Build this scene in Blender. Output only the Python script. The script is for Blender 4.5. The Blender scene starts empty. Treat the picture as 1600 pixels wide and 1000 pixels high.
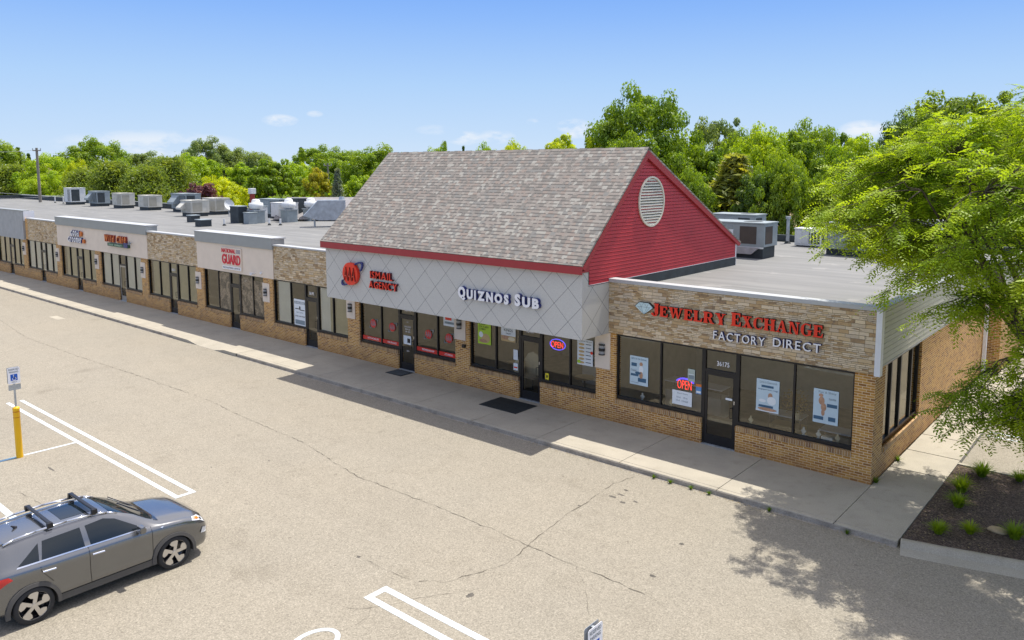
import bpy, math, random
import numpy as np
from mathutils import Vector, Matrix
R = math.radians
random.seed(7); RNG = np.random.default_rng(11)
S = bpy.context.scene
COL = S.collection

# ------------------------------------------------------------------ camera
cam = bpy.data.cameras.new('camera'); camo = bpy.data.objects.new('camera', cam); COL.objects.link(camo)
CAM = Vector((5.54, -19.983, 7.931)); YAW, PITCH, FPX, PCX, PCY = R(39.667), R(6.513), 1217.9, 834.7, 403.3
camo.location = CAM
camo.rotation_euler = (math.pi/2 - PITCH, 0, YAW)
cam.sensor_width = 36; cam.lens = FPX/1600*36
cam.shift_x = (800-PCX)/1600; cam.shift_y = (PCY-500)/1600
cam.clip_start = .1; cam.clip_end = 3000
S.camera = camo

def ray(u, v):
    """direction of the reference photo's pixel (measuring aid: turns a measured pixel into a real place)"""
    F = Vector((-math.sin(YAW)*math.cos(PITCH), math.cos(YAW)*math.cos(PITCH), -math.sin(PITCH)))
    Rt = Vector((math.cos(YAW), math.sin(YAW), 0)); U = Rt.cross(F)
    return F + Rt*((u-PCX)/FPX) - U*((v-PCY)/FPX)

# ------------------------------------------------------------------ light
SUNV = Vector((.05, .385, 1)).normalized()
EL = math.asin(SUNV.z); AZ = math.atan2(SUNV.x, SUNV.y)
W = bpy.data.worlds.new('World'); S.world = W; W.use_nodes = True
nt = W.node_tree; nt.nodes.clear()
sun = bpy.data.lights.new('sun', 'SUN'); suno = bpy.data.objects.new('sun', sun); COL.objects.link(suno)
sun.energy = 3.0; sun.angle = R(.5); sun.color = (1, .95, .87)
suno.rotation_euler = SUNV.to_track_quat('Z', 'Y').to_euler()
S.view_settings.view_transform = 'Standard'; S.view_settings.look = 'None'
S.view_settings.gamma = 1; S.view_settings.exposure = 1.03
SKY_STRENGTH = .13

class NT:
    """small helper for writing node trees"""
    def __init__(s, tree): s.t = tree
    def n(s, typ, **kw):
        nd = s.t.nodes.new(typ)
        for k, v in kw.items():
            if k.startswith('i_'):
                key = k[2:]; key = int(key) if key.isdigit() else key.replace('_', ' ')
                s.put(nd.inputs[key], v)
            else: setattr(nd, k, v)
        return nd
    def put(s, inp, v):
        if isinstance(v, bpy.types.NodeSocket): s.t.links.new(v, inp)
        elif isinstance(v, bpy.types.Node): s.t.links.new(v.outputs[0], inp)
        else:
            if hasattr(inp.default_value, '__len__') and hasattr(v, '__len__') and len(v) == 3 and len(inp.default_value) == 4: v = (*v, 1)
            inp.default_value = v
    def m(s, op, a, b=None, c=None, clamp=False):
        nd = s.t.nodes.new('ShaderNodeMath'); nd.operation = op; nd.use_clamp = clamp
        s.put(nd.inputs[0], a)
        if b is not None: s.put(nd.inputs[1], b)
        if c is not None: s.put(nd.inputs[2], c)
        return nd.outputs[0]
    def mix(s, f, a, b, blend='MIX'):
        nd = s.t.nodes.new('ShaderNodeMix'); nd.data_type = 'RGBA'; nd.blend_type = blend
        s.put(nd.inputs[0], f); s.put(nd.inputs[6], a); s.put(nd.inputs[7], b)
        return nd.outputs[2]
    def ramp(s, f, stops, interp='LINEAR'):
        nd = s.t.nodes.new('ShaderNodeValToRGB'); s.put(nd.inputs[0], f); cr = nd.color_ramp; cr.interpolation = interp
        while len(cr.elements) < len(stops): cr.elements.new(.5)
        for e, (p, c) in zip(cr.elements, stops):
            e.position = p; e.color = (*c, 1) if hasattr(c, '__len__') else (c, c, c, 1)
        return nd.outputs[0]
    def noise(s, vec, scale, detail=4, rough=.55, out=0):
        nd = s.t.nodes.new('ShaderNodeTexNoise'); s.put(nd.inputs['Vector'], vec)
        nd.inputs['Scale'].default_value = scale; nd.inputs['Detail'].default_value = detail; nd.inputs['Roughness'].default_value = rough
        return nd.outputs[out]

w = NT(nt)
sky = w.n('ShaderNodeTexSky', sky_type='NISHITA', sun_disc=False)
sky.sun_elevation = EL; sky.sun_rotation = AZ; sky.altitude = 200; sky.air_density = 1.0; sky.dust_density = .45; sky.ozone_density = 2.2
tc = w.n('ShaderNodeTexCoord'); sep = w.n('ShaderNodeSeparateXYZ', i_0=tc.outputs['Generated'])
az = w.m('ARCTAN2', sep.outputs[0], sep.outputs[1]); el = w.m('ARCSINE', sep.outputs[2])
cv = w.n('ShaderNodeMapping', i_Vector=tc.outputs['Generated'], i_Scale=(1, 1, 2.6))
cn = w.noise(cv, 26, 6, .6); total = None
for (u, v, wu, wv, a) in [(240, 226, 120, 20, .75), (437, 188, 26, 9, 1.), (492, 178, 12, 5, .7), (728, 216, 30, 11, .95), (775, 214, 30, 11, .95), (898, 197, 28, 12, .95),
                          (832, 190, 10, 5, .7), (680, 203, 30, 8, .35), (1350, 203, 34, 14, 1.), (905, 210, 26, 7, .9), (30, 300, 200, 20, .3)]:
    d = ray(u, v).normalized(); a0 = math.atan2(d.x, d.y); e0 = math.asin(d.z)
    dx = w.m('DIVIDE', w.m('SUBTRACT', az, a0), wu/FPX); dy = w.m('DIVIDE', w.m('SUBTRACT', el, e0), wv/FPX)
    r2 = w.m('ADD', w.m('MULTIPLY', dx, dx), w.m('MULTIPLY', dy, dy))
    k = w.m('MULTIPLY', w.m('SUBTRACT', 1.15, r2, clamp=True), a)
    total = k if total is None else w.m('MAXIMUM', total, k)
cm = w.m('MULTIPLY', total, w.m('MULTIPLY', w.m('SUBTRACT', cn, .40), 5.5, clamp=True), clamp=True)
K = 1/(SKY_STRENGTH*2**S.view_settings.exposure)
hi = w.mix(1., w.n('ShaderNodeHueSaturation', i_Saturation=.62, i_Value=1.4, i_Color=sky), (1.18, 1.0, .86), 'MULTIPLY')  # sky above the view brightened and warmed: added fill for the shaded fronts
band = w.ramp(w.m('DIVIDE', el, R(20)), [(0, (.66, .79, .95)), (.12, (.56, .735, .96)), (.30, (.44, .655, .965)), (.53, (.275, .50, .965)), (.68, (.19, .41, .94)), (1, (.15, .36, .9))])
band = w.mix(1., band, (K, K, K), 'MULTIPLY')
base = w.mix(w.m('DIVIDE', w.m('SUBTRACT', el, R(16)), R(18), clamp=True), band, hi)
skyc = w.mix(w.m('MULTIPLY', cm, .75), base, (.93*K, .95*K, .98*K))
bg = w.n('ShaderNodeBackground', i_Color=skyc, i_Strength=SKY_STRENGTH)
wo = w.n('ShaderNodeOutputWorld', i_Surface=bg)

# ------------------------------------------------------------------ materials
MATS = {}
def mat(name, build, **kw):
    if name in MATS: return MATS[name]
    m = bpy.data.materials.new(name); m.use_nodes = True; m.node_tree.nodes.clear()
    n = NT(m.node_tree); sh = build(n); out = n.n('ShaderNodeOutputMaterial'); n.put(out.inputs['Surface'], sh)
    MATS[name] = m; return m
def bsdf(n, color, rough=.7, metal=0, spec=.4, bump=None, bstr=.3, bdist=.01, coat=0, trans=0, emis=None, estr=0):
    b = n.n('ShaderNodeBsdfPrincipled')
    n.put(b.inputs['Base Color'], color); n.put(b.inputs['Roughness'], rough); n.put(b.inputs['Metallic'], metal)
    b.inputs['Specular IOR Level'].default_value = spec; b.inputs['Coat Weight'].default_value = coat; b.inputs['Coat Roughness'].default_value = .06
    b.inputs['Transmission Weight'].default_value = trans
    if emis: n.put(b.inputs['Emission Color'], emis); b.inputs['Emission Strength'].default_value = estr
    if bump is not None:
        bp = n.n('ShaderNodeBump', i_Strength=bstr, i_Distance=bdist, i_Height=bump); n.t.links.new(bp.outputs[0], b.inputs['Normal'])
    return b
def pos(n): return n.n('ShaderNodeNewGeometry').outputs['Position']
def flat2(n):
    """(x+y, z): runs along a wall whichever way the wall faces"""
    s = n.n('ShaderNodeSeparateXYZ', i_0=pos(n))
    return n.n('ShaderNodeCombineXYZ', i_0=n.m('ADD', s.outputs[0], s.outputs[1]), i_1=s.outputs[2]).outputs[0], s
def plain(name, c, rough=.6, metal=0, var=.12, scale=3, **kw):
    """painted or moulded surface with faint mottling"""
    def f(n):
        p = pos(n); k = n.noise(p, scale, 5, .6)
        d = tuple(x*(1-var) for x in c); e = tuple(min(1, x*(1+var)) for x in c)
        col = n.mix(n.m('MULTIPLY', n.m('SUBTRACT', k, .3, clamp=True), 2.2, clamp=True), d, e)
        return bsdf(n, col, n.m('ADD', rough-.05, n.m('MULTIPLY', k, .1)), metal, bump=n.noise(p, scale*12, 3), bstr=.05, **kw)
    return mat(name, f)

def f_brick(n):
    v, s = flat2(n)
    b = n.n('ShaderNodeTexBrick', i_Vector=v, i_Scale=1.0); b.offset = .5; b.squash = 1
    for k, x in {'Brick Width': .203, 'Row Height': .0677, 'Mortar Size': .0075, 'Mortar Smooth': .1, 'Bias': 0}.items(): b.inputs[k].default_value = x
    b.inputs['Color1'].default_value = (0, 0, 0, 1); b.inputs['Color2'].default_value = (1, 1, 1, 1); b.inputs['Mortar'].default_value = (.5, .5, .5, 1)
    big = n.noise(pos(n), 1.3, 4)
    c = n.ramp(b.outputs['Color'], [(0, (.26, .11, .028)), (.3, (.42, .195, .040)), (.7, (.50, .25, .052)), (1, (.58, .315, .075))])
    low = n.m('SUBTRACT', 1, n.m('DIVIDE', s.outputs[2], .55), clamp=True)
    c = n.mix(n.m('MULTIPLY', n.m('MULTIPLY', low, big), .8, clamp=True), c, (.22, .105, .042))
    c = n.mix(n.m('MULTIPLY', n.m('GREATER_THAN', big, .56), .18), c, (.17, .10, .06))
    mort = n.mix(n.m('MULTIPLY', n.m('MULTIPLY', low, big), 1.3, clamp=True), (.74, .58, .36), (.40, .21, .07))
    c = n.mix(b.outputs['Fac'], c, mort)
    h = n.m('SUBTRACT', n.m('MULTIPLY', n.noise(pos(n), 60, 3), .3), b.outputs['Fac'])
    return bsdf(n, c, .85, bump=h, bstr=.5, bdist=.006)
BRICK = mat('brick', f_brick)
def f_sold(n):
    v, s = flat2(n)
    b = n.n('ShaderNodeTexBrick', i_Vector=v, i_Scale=1.0); b.offset = 0
    for k, x in {'Brick Width': .0677, 'Row Height': .4, 'Mortar Size': .006, 'Mortar Smooth': .1, 'Bias': 0}.items(): b.inputs[k].default_value = x
    b.inputs['Color1'].default_value = (0, 0, 0, 1); b.inputs['Color2'].default_value = (1, 1, 1, 1)
    c = n.ramp(b.outputs['Color'], [(0, (.19, .095, .045)), (.4, (.36, .20, .075)), (1, (.46, .28, .11))])
    return bsdf(n, n.mix(b.outputs['Fac'], c, (.55, .46, .32)), .85, bump=b.outputs['Fac'], bstr=-.4, bdist=.006)
SOLDIER = mat('soldier_brick', f_sold)
def f_stone(n):
    v, s = flat2(n)
    wob = n.n('ShaderNodeVectorMath', operation='ADD'); n.put(wob.inputs[0], v)
    nz = n.n('ShaderNodeVectorMath', operation='SCALE', i_0=n.noise(v, 5, 2, .5, 1), i_Scale=.035); n.put(wob.inputs[1], nz)
    facs = []; cols = []
    for (bw, rh, off, sc) in ((.34, .098, .43, 1), (.22, .049, .37, 1)):
        b = n.n('ShaderNodeTexBrick', i_Vector=wob, i_Scale=1.0); b.offset = off; b.squash = .72; b.squash_frequency = 3
        for k, x in {'Brick Width': bw, 'Row Height': rh, 'Mortar Size': .0045, 'Mortar Smooth': .4, 'Bias': 0}.items(): b.inputs[k].default_value = x
        b.inputs['Color1'].default_value = (0, 0, 0, 1); b.inputs['Color2'].default_value = (1, 1, 1, 1); b.inputs['Mortar'].default_value = (.4, .4, .4, 1)
        facs.append(b.outputs['Fac']); cols.append(b.outputs['Color'])
    vor = n.n('ShaderNodeTexVoronoi', i_Vector=n.n('ShaderNodeMapping', i_Vector=v, i_Scale=(2.2, 5.1, 1)), i_Scale=1.0)
    sv = n.n('ShaderNodeSeparateColor', i_0=vor.outputs['Color'])
    sel = n.m('GREATER_THAN', sv.outputs[0], .55)
    col = n.mix(sel, cols[0], cols[1]); fac = n.mix(sel, facs[0], facs[1])
    val = n.m('ADD', n.m('MULTIPLY', col, .75), n.m('MULTIPLY', n.noise(v, 9, 4), .3))
    c = n.ramp(val, [(0.1, (.21, .15, .10)), (.22, (.42, .28, .14)), (.42, (.60, .44, .24)), (.6, (.54, .44, .31)), (.8, (.72, .58, .38)), (1, (.58, .49, .38))])
    hue = n.noise(v, 1.1, 3)
    c = n.mix(n.m('MULTIPLY', n.m('SUBTRACT', hue, .45, clamp=True), 2.5, clamp=True), c, n.mix(1., c, (.88, .93, 1.05), 'MULTIPLY'))
    spots = n.m('GREATER_THAN', n.noise(v, 6.5, 3), .66)
    c = n.mix(n.m('MULTIPLY', spots, .5), c, (.15, .125, .11))
    c = n.mix(n.m('MULTIPLY', fac, .75), c, (.13, .095, .06))
    h = n.m('ADD', n.m('MULTIPLY', col, .8), n.m('SUBTRACT', n.m('MULTIPLY', n.noise(v, 30, 4), .5), fac))
    return bsdf(n, c, .88, bump=h, bstr=.8, bdist=.022)
STONE = mat('ledgestone', f_stone)
def f_asph(n):
    p = pos(n)
    sp = n.noise(p, 34, 4, .8); sp2 = n.noise(p, 13, 3, .7); big = n.noise(p, .22, 4); mid = n.noise(p, 1.7, 5, .6)
    st = n.noise(n.n('ShaderNodeMapping', i_Vector=p, i_Scale=(.05, .7, 1)), 1.0, 4)
    c = n.ramp(sp, [(.28, (.10, .089, .069)), (.44, (.225, .204, .162)), (.58, (.298, .270, .216)), (.74, (.50, .455, .37))])
    c = n.mix(n.m('MULTIPLY', n.m('GREATER_THAN', sp2, .66), .5), c, (.17, .15, .125))
    c = n.mix(n.m('MULTIPLY', n.m('SUBTRACT', big, .35, clamp=True), 1.6, clamp=True), c, n.mix(1., c, (1.1, 1.08, 1.05), 'MULTIPLY'))
    c = n.mix(n.m('MULTIPLY', n.m('SUBTRACT', mid, .5, clamp=True), 1.3, clamp=True), c, n.mix(1., c, (.80, .79, .77), 'MULTIPLY'))
    spot = n.noise(p, .55, 5, .7); c = n.mix(n.m('MULTIPLY', n.m('SUBTRACT', spot, .60, clamp=True), 3.5, clamp=True), c, n.mix(1., c, (.62, .60, .57), 'MULTIPLY'))
    fl = n.n('ShaderNodeTexVoronoi', i_Vector=p, i_Scale=1.1); c = n.mix(n.m('MULTIPLY', n.m('LESS_THAN', n.m('ADD', fl.outputs['Distance'], n.m('MULTIPLY', n.noise(p, 9, 3), .12)), .10), .4), c, (.10, .08, .06))
    c = n.mix(n.m('MULTIPLY', n.m('SUBTRACT', st, .5, clamp=True), 1.6, clamp=True), c, n.mix(1., c, (.86, .85, .84), 'MULTIPLY'))
    return bsdf(n, c, .9, spec=.25, bump=sp, bstr=.35, bdist=.006)
ASPH = mat('old_asphalt', f_asph)
def f_conc(n):
    p = pos(n)
    a = n.noise(p, 45, 3, .7); b = n.noise(p, .9, 5, .6); d = n.noise(p, 3.5, 5, .65)
    c = n.ramp(a, [(.3, (.31, .282, .225)), (.55, (.40, .363, .29)), (.75, (.49, .445, .36))])
    c = n.mix(n.m('MULTIPLY', n.m('SUBTRACT', b, .42, clamp=True), 2., clamp=True), c, n.mix(1., c, (.72, .73, .74), 'MULTIPLY'))
    c = n.mix(n.m('MULTIPLY', n.m('SUBTRACT', d, .55, clamp=True), 2.2, clamp=True), c, n.mix(1., c, (.7, .66, .6), 'MULTIPLY'))
    return bsdf(n, c, .88, spec=.3, bump=a, bstr=.2, bdist=.004)
CONC = mat('concrete', f_conc)
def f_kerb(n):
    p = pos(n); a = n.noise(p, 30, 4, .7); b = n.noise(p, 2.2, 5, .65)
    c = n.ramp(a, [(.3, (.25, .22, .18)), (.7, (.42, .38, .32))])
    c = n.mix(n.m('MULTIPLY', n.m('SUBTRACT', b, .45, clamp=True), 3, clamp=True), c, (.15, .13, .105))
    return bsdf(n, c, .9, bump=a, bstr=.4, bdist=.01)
KERB = mat('kerb_concrete', f_kerb)
def f_mulch(n):
    p = pos(n); v = n.n('ShaderNodeTexVoronoi', i_Vector=n.n('ShaderNodeMapping', i_Vector=p, i_Scale=(1, 2.3, 1), i_Rotation=(0, 0, .6)), i_Scale=32.)
    sv = n.n('ShaderNodeSeparateColor', i_0=v.outputs['Color']); b = n.noise(p, 1.2, 4)
    c = n.ramp(sv.outputs[0], [(0, (.03, .02, .014)), (.55, (.085, .058, .04)), (.85, (.17, .125, .09)), (1, (.28, .21, .15))])
    c = n.mix(n.m('MULTIPLY', n.m('SUBTRACT', b, .55, clamp=True), 2, clamp=True), c, (.12, .085, .06))
    return bsdf(n, c, .95, bump=v.outputs['Distance'], bstr=1, bdist=.03)
MULCH = mat('mulch', f_mulch)
def f_grassg(n):
    p = pos(n); a = n.noise(p, .3, 5); b = n.noise(p, 8, 4)
    c = n.mix(a, (.05, .09, .02), (.11, .13, .04)); c = n.mix(n.m('MULTIPLY', b, .5), c, (.04, .06, .015))
    return bsdf(n, c, .95)
GRASSG = mat('lawn', f_grassg)
def f_roof(n):
    p = pos(n); m = n.n('ShaderNodeMapping', i_Vector=p, i_Rotation=(0, 0, R(-24)), i_Scale=(.16, 1.6, 1))
    a = n.noise(m, 1.3, 6, .62); b = n.noise(p, 26, 3); s = n.n('ShaderNodeSeparateXYZ', i_0=p)
    c = n.ramp(a, [(.3, (.14, .143, .138)), (.48, (.172, .174, .168)), (.7, (.21, .21, .20))])
    seam = n.m('LESS_THAN', n.m('FRACT', n.m('DIVIDE', s.outputs[1], 1.9)), .02)
    c = n.mix(n.m('MULTIPLY', seam, .3), c, (.14, .14, .14)); c = n.mix(n.m('MULTIPLY', b, .2), c, (.2, .19, .18))
    pt = n.noise(p, .35, 5, .7); c = n.mix(n.m('MULTIPLY', n.m('SUBTRACT', pt, .56, clamp=True), 4., clamp=True), c, n.mix(1., c, (.68, .67, .66), 'MULTIPLY'))
    pl = n.noise(p, .9, 3, .5); c = n.mix(n.m('MULTIPLY', n.m('GREATER_THAN', pl, .66), .3), c, (.32, .31, .29))
    rear = n.m('MULTIPLY', n.m('SUBTRACT', s.outputs[1], 14.2, clamp=True), .0)
    return bsdf(n, c, .8, bump=n.m('ADD', b, seam), bstr=.15, bdist=.01)
ROOFM = mat('roof_membrane', f_roof)
def f_shingle(n):
    p = pos(n); s = n.n('ShaderNodeSeparateXYZ', i_0=p)
    # distance down the slope follows the height (front slope rises 1.03 per metre)
    v = n.n('ShaderNodeCombineXYZ', i_0=s.outputs[0], i_1=n.m('MULTIPLY', s.outputs[2], 1.39)).outputs[0]
    b = n.n('ShaderNodeTexBrick', i_Vector=v, i_Scale=1.0); b.offset = .37; b.squash = .6; b.squash_frequency = 2
    for k, x in {'Brick Width': .19, 'Row Height': .143, 'Mortar Size': .0, 'Mortar Smooth': 0, 'Bias': 0}.items(): b.inputs[k].default_value = x
    b.inputs['Color1'].default_value = (0, 0, 0, 1); b.inputs['Color2'].default_value = (1, 1, 1, 1)
    c = n.ramp(b.outputs['Color'], [(0, (.20, .185, .165)), (.16, (.285, .25, .22)), (.34, (.25, .225, .20)), (.48, (.29, .235, .20)), (.60, (.225, .22, .205)), (.72, (.32, .29, .255)), (.88, (.38, .365, .325))], 'CONSTANT')
    c = n.mix(1., c, (.9, .9, .88), 'MULTIPLY'); blotch = n.noise(p, .7, 4)
    c = n.mix(n.m('MULTIPLY', n.m('SUBTRACT', blotch, .4, clamp=True), 1.2, clamp=True), c, n.mix(1., c, (1.12, 1.1, 1.08), 'MULTIPLY'))
    c = n.mix(n.m('MULTIPLY', n.noise(p, 50, 2), .35), c, (.2, .18, .165))
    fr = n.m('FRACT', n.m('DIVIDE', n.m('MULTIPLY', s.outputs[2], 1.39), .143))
    lap_shade = n.m('LESS_THAN', fr, .27)
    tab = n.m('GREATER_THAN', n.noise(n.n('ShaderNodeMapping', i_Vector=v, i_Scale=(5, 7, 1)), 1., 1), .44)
    c = n.mix(n.m('MULTIPLY', n.m('MULTIPLY', lap_shade, tab), .8), c, (.075, .07, .065))  # shadow under each shingle course painted as broken dark lines
    return bsdf(n, c, .92, bump=n.m('SUBTRACT', 1, fr), bstr=.5, bdist=.012)
SHINGLE = mat('asphalt_shingles', f_shingle)
def f_diamond(n):
    p = pos(n); s = n.n('ShaderNodeSeparateXYZ', i_0=p)
    x = n.m('DIVIDE', n.m('ADD', n.m('ADD', s.outputs[0], 7.95), n.m('MULTIPLY', n.m('ADD', s.outputs[1], 1.49), -1)), 1.0533)
    z = n.m('DIVIDE', n.m('SUBTRACT', s.outputs[2], 2.83), 1.03)
    def line(q): return n.m('LESS_THAN', n.m('ABSOLUTE', n.m('SUBTRACT', n.m('FRACT', n.m('ADD', q, 100.5)), .5)), .0075)
    l = n.m('MAXIMUM', line(n.m('ADD', x, z)), line(n.m('SUBTRACT', x, z)))
    g = n.noise(p, 40, 3); st = n.noise(n.n('ShaderNodeMapping', i_Vector=p, i_Scale=(6, 6, .5)), 1., 4)
    c = n.ramp(g, [(.3, (.49, .48, .445)), (.7, (.57, .56, .52))])
    c = n.mix(n.m('MULTIPLY', n.m('SUBTRACT', st, .5, clamp=True), 1., clamp=True), c, (.50, .495, .47))
    c = n.mix(l, c, (.10, .10, .105))
    return bsdf(n, c, .85, bump=n.m('SUBTRACT', g, n.m('MULTIPLY', l, 4)), bstr=.3, bdist=.004)
DIAMOND = mat('scored_grey_stucco', f_diamond)
STUCCO = plain('beige_stucco', (.72, .62, .51), .9, var=.05, scale=2)
COPING = plain('light_metal_coping', (.44, .45, .45), .45, var=.05)
COPG = plain('grey_metal_cap', (.29, .305, .30), .45, var=.06)
WHITEM = plain('white_metal', (.75, .76, .78), .4, var=.05)
REDP = plain('red_siding', (.46, .036, .042), .5, var=.12, scale=1.2)
REDT = plain('red_trim', (.34, .032, .038), .45, var=.08)
GREYSID = plain('greige_siding', (.55, .53, .45), .55, var=.08, scale=1.5)
BLACKM = plain('black_frame', (.012, .012, .014), .35, var=.2)
DARKR = plain('dark_rubber', (.022, .028, .03), .75, var=.3)
FLASH = plain('dark_flashing', (.035, .045, .05), .6, var=.3)
SOFFIT = plain('soffit', (.30, .30, .29), .8)
LOUV = plain('cream_louvre', (.66, .63, .52), .55, var=.05)
GALV = plain('galvanised', (.42, .45, .47), .38, .5, var=.2, scale=4)
HVACG = plain('hvac_grey', (.27, .31, .32), .5, var=.12)
HVACL = plain('hvac_beige', (.55, .53, .46), .55, var=.14)
HVACW = plain('hvac_white', (.66, .67, .66), .5, var=.1)
HVACD = plain('hvac_dark', (.04, .05, .055), .6, var=.3)
RUST = plain('rust', (.30, .05, .04), .85, var=.35, scale=6)
YELLOW = plain('yellow_sleeve', (.80, .46, .008), .4, var=.04)
REDL = plain('red_letter_face', (.75, .035, .012), .35, var=.04)
WHITEL = plain('white_letter_face', (.80, .80, .82), .4, var=.03)
NAVY = plain('navy', (.02, .03, .16), .4, var=.1)
BLACKL = plain('black_return', (.015, .013, .015), .5, var=.2)
PAPER = plain('paper_white', (.72, .76, .78), .6, var=.03)
PAPERB = plain('poster_pale_blue', (.50, .62, .68), .6, var=.04)
SKIN = plain('poster_tan', (.45, .26, .16), .6, var=.25, scale=12)
LIMEP = plain('poster_lime', (.42, .62, .04), .5, var=.06)
ORANGE = plain('orange', (.62, .17, .03), .5, var=.1)
LINE = mat('road_paint', lambda n: bsdf(n, n.mix(n.m('MULTIPLY', n.m('GREATER_THAN', n.noise(pos(n), 22, 4, .8), .54), .6), (.52, .58, .62), (.40, .38, .34)), .8))
CRACKM = plain('crack_dark', (.09, .078, .06), .95, var=.3, scale=8)
WALLIN = plain('interior_wall', (.52, .47, .34), .9)
FLOORIN = plain('interior_floor', (.26, .23, .17), .6, var=.25)
BLIND = plain('white_blind', (.86, .87, .84), .7, var=.05)
BLINDT = plain('tan_blind', (.55, .50, .34), .8, var=.1)
WOODT = plain('tan_wood', (.52, .37, .17), .5)
CREAM = plain('cream_vinyl', (.72, .63, .44), .5)
BLUEP = plain('accessible_blue', (.01, .09, .45), .5, var=.04)
POLEM = plain('weathered_pole', (.22, .20, .17), .9, var=.2)
BARK = plain('bark', (.085, .065, .05), .95, var=.35, scale=7)
ROCK = plain('tan_rock', (.42, .32, .19), .9, var=.2, scale=9)
ROOFB = plain('brown_roof', (.22, .15, .11), .9, var=.2)
ROOFG = plain('grey_roof', (.25, .24, .24), .9, var=.2)
SIDEW = plain('pale_siding', (.55, .52, .45), .8)
NEONR = mat('neon_red', lambda n: bsdf(n, (.8, .04, .03), .4, emis=(1, .06, .04), estr=.7))
NEONB = mat('neon_blue', lambda n: bsdf(n, (.08, .06, .8), .4, emis=(.12, .08, 1), estr=.7))
def f_glass(n):
    lw = n.n('ShaderNodeFresnel', i_IOR=1.5)
    wv = n.n('ShaderNodeBump', i_Strength=.012, i_Distance=.05, i_Height=n.noise(pos(n), .9, 2))
    t = n.n('ShaderNodeBsdfTransparent', i_Color=(.9, .9, .84)); g = n.n('ShaderNodeBsdfGlossy', i_Color=(.86, .83, .74), i_Roughness=.02); n.t.links.new(wv.outputs[0], g.inputs['Normal'])
    mx = n.n('ShaderNodeMixShader', i_0=n.m('ADD', .055, n.m('MULTIPLY', lw, 1.1), clamp=True)); n.put(mx.inputs[1], t); n.put(mx.inputs[2], g)
    return mx
GLASS = mat('shop_glass', f_glass)
def f_film(n):
    t = bsdf(n, n.mix(n.noise(pos(n), 4, 3), (.10, .085, .05), (.17, .145, .09)), .3); return t
FILM = mat('window_film', f_film)
def f_camo(n):
    p = pos(n); a = n.noise(p, 2.6, 5, .65)
    return bsdf(n, n.ramp(a, [(.32, (.02, .016, .012)), (.46, (.09, .07, .045)), (.54, (.26, .20, .13)), (.62, (.10, .075, .05)), (.74, (.5, .44, .35))]), .25, spec=.6)
CAMO = mat('photo_film', f_camo)
def f_leaf(n):
    oi = n.n('ShaderNodeObjectInfo'); p = pos(n)
    k = n.noise(p, .55, 3); k2 = n.noise(p, 3.5, 2)
    c = n.mix(1., oi.outputs['Color'], n.ramp(k, [(.3, (.72, .82, .9)), (.5, (1, 1, 1)), (.7, (1.35, 1.2, .8))]), 'MULTIPLY')
    c = n.mix(1., c, n.ramp(k2, [(.3, (.8, .85, .9)), (.7, (1.18, 1.12, 1.))]), 'MULTIPLY')
    d = n.n('ShaderNodeBsdfDiffuse', i_Color=c); t = n.n('ShaderNodeBsdfTranslucent', i_Color=n.mix(1., c, (1.55, 1.5, .55), 'MULTIPLY'))
    g = n.n('ShaderNodeBsdfGlossy', i_Roughness=.45, i_Color=(.5, .5, .5))
    m1 = n.n('ShaderNodeMixShader', i_0=.48); n.put(m1.inputs[1], d); n.put(m1.inputs[2], t)
    m2 = n.n('ShaderNodeMixShader', i_0=.04); n.put(m2.inputs[1], m1); n.put(m2.inputs[2], g)
    return m2
LEAF = mat('foliage', f_leaf)
CARP = mat('grey_car_paint', lambda n: bsdf(n, (.17, .175, .18), .22, .8, coat=1.0, spec=.5))
CARG = mat('car_glass', lambda n: bsdf(n, (.008, .013, .017), .03, 0, spec=.5, coat=0))
CARB = plain('car_cladding', (.075, .072, .068), .6, var=.08)
TYRE = plain('tyre', (.03, .03, .031), .85, var=.2)
CHROME = mat('satin_silver', lambda n: bsdf(n, (.72, .73, .76), .22, .9))
ALLOY = mat('alloy', lambda n: bsdf(n, (.62, .60, .57), .3, .8))
BLACKG = mat('gloss_black', lambda n: bsdf(n, (.01, .01, .012), .12, coat=.5))
TAILR = mat('tail_lamp_red', lambda n: bsdf(n, (.5, .008, .01), .15, coat=1))
AMBER = mat('amber_lens', lambda n: bsdf(n, (.75, .19, .01), .2, coat=1))
LAMPC = mat('clear_lens', lambda n: bsdf(n, (.65, .67, .7), .1, coat=1))

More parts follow.
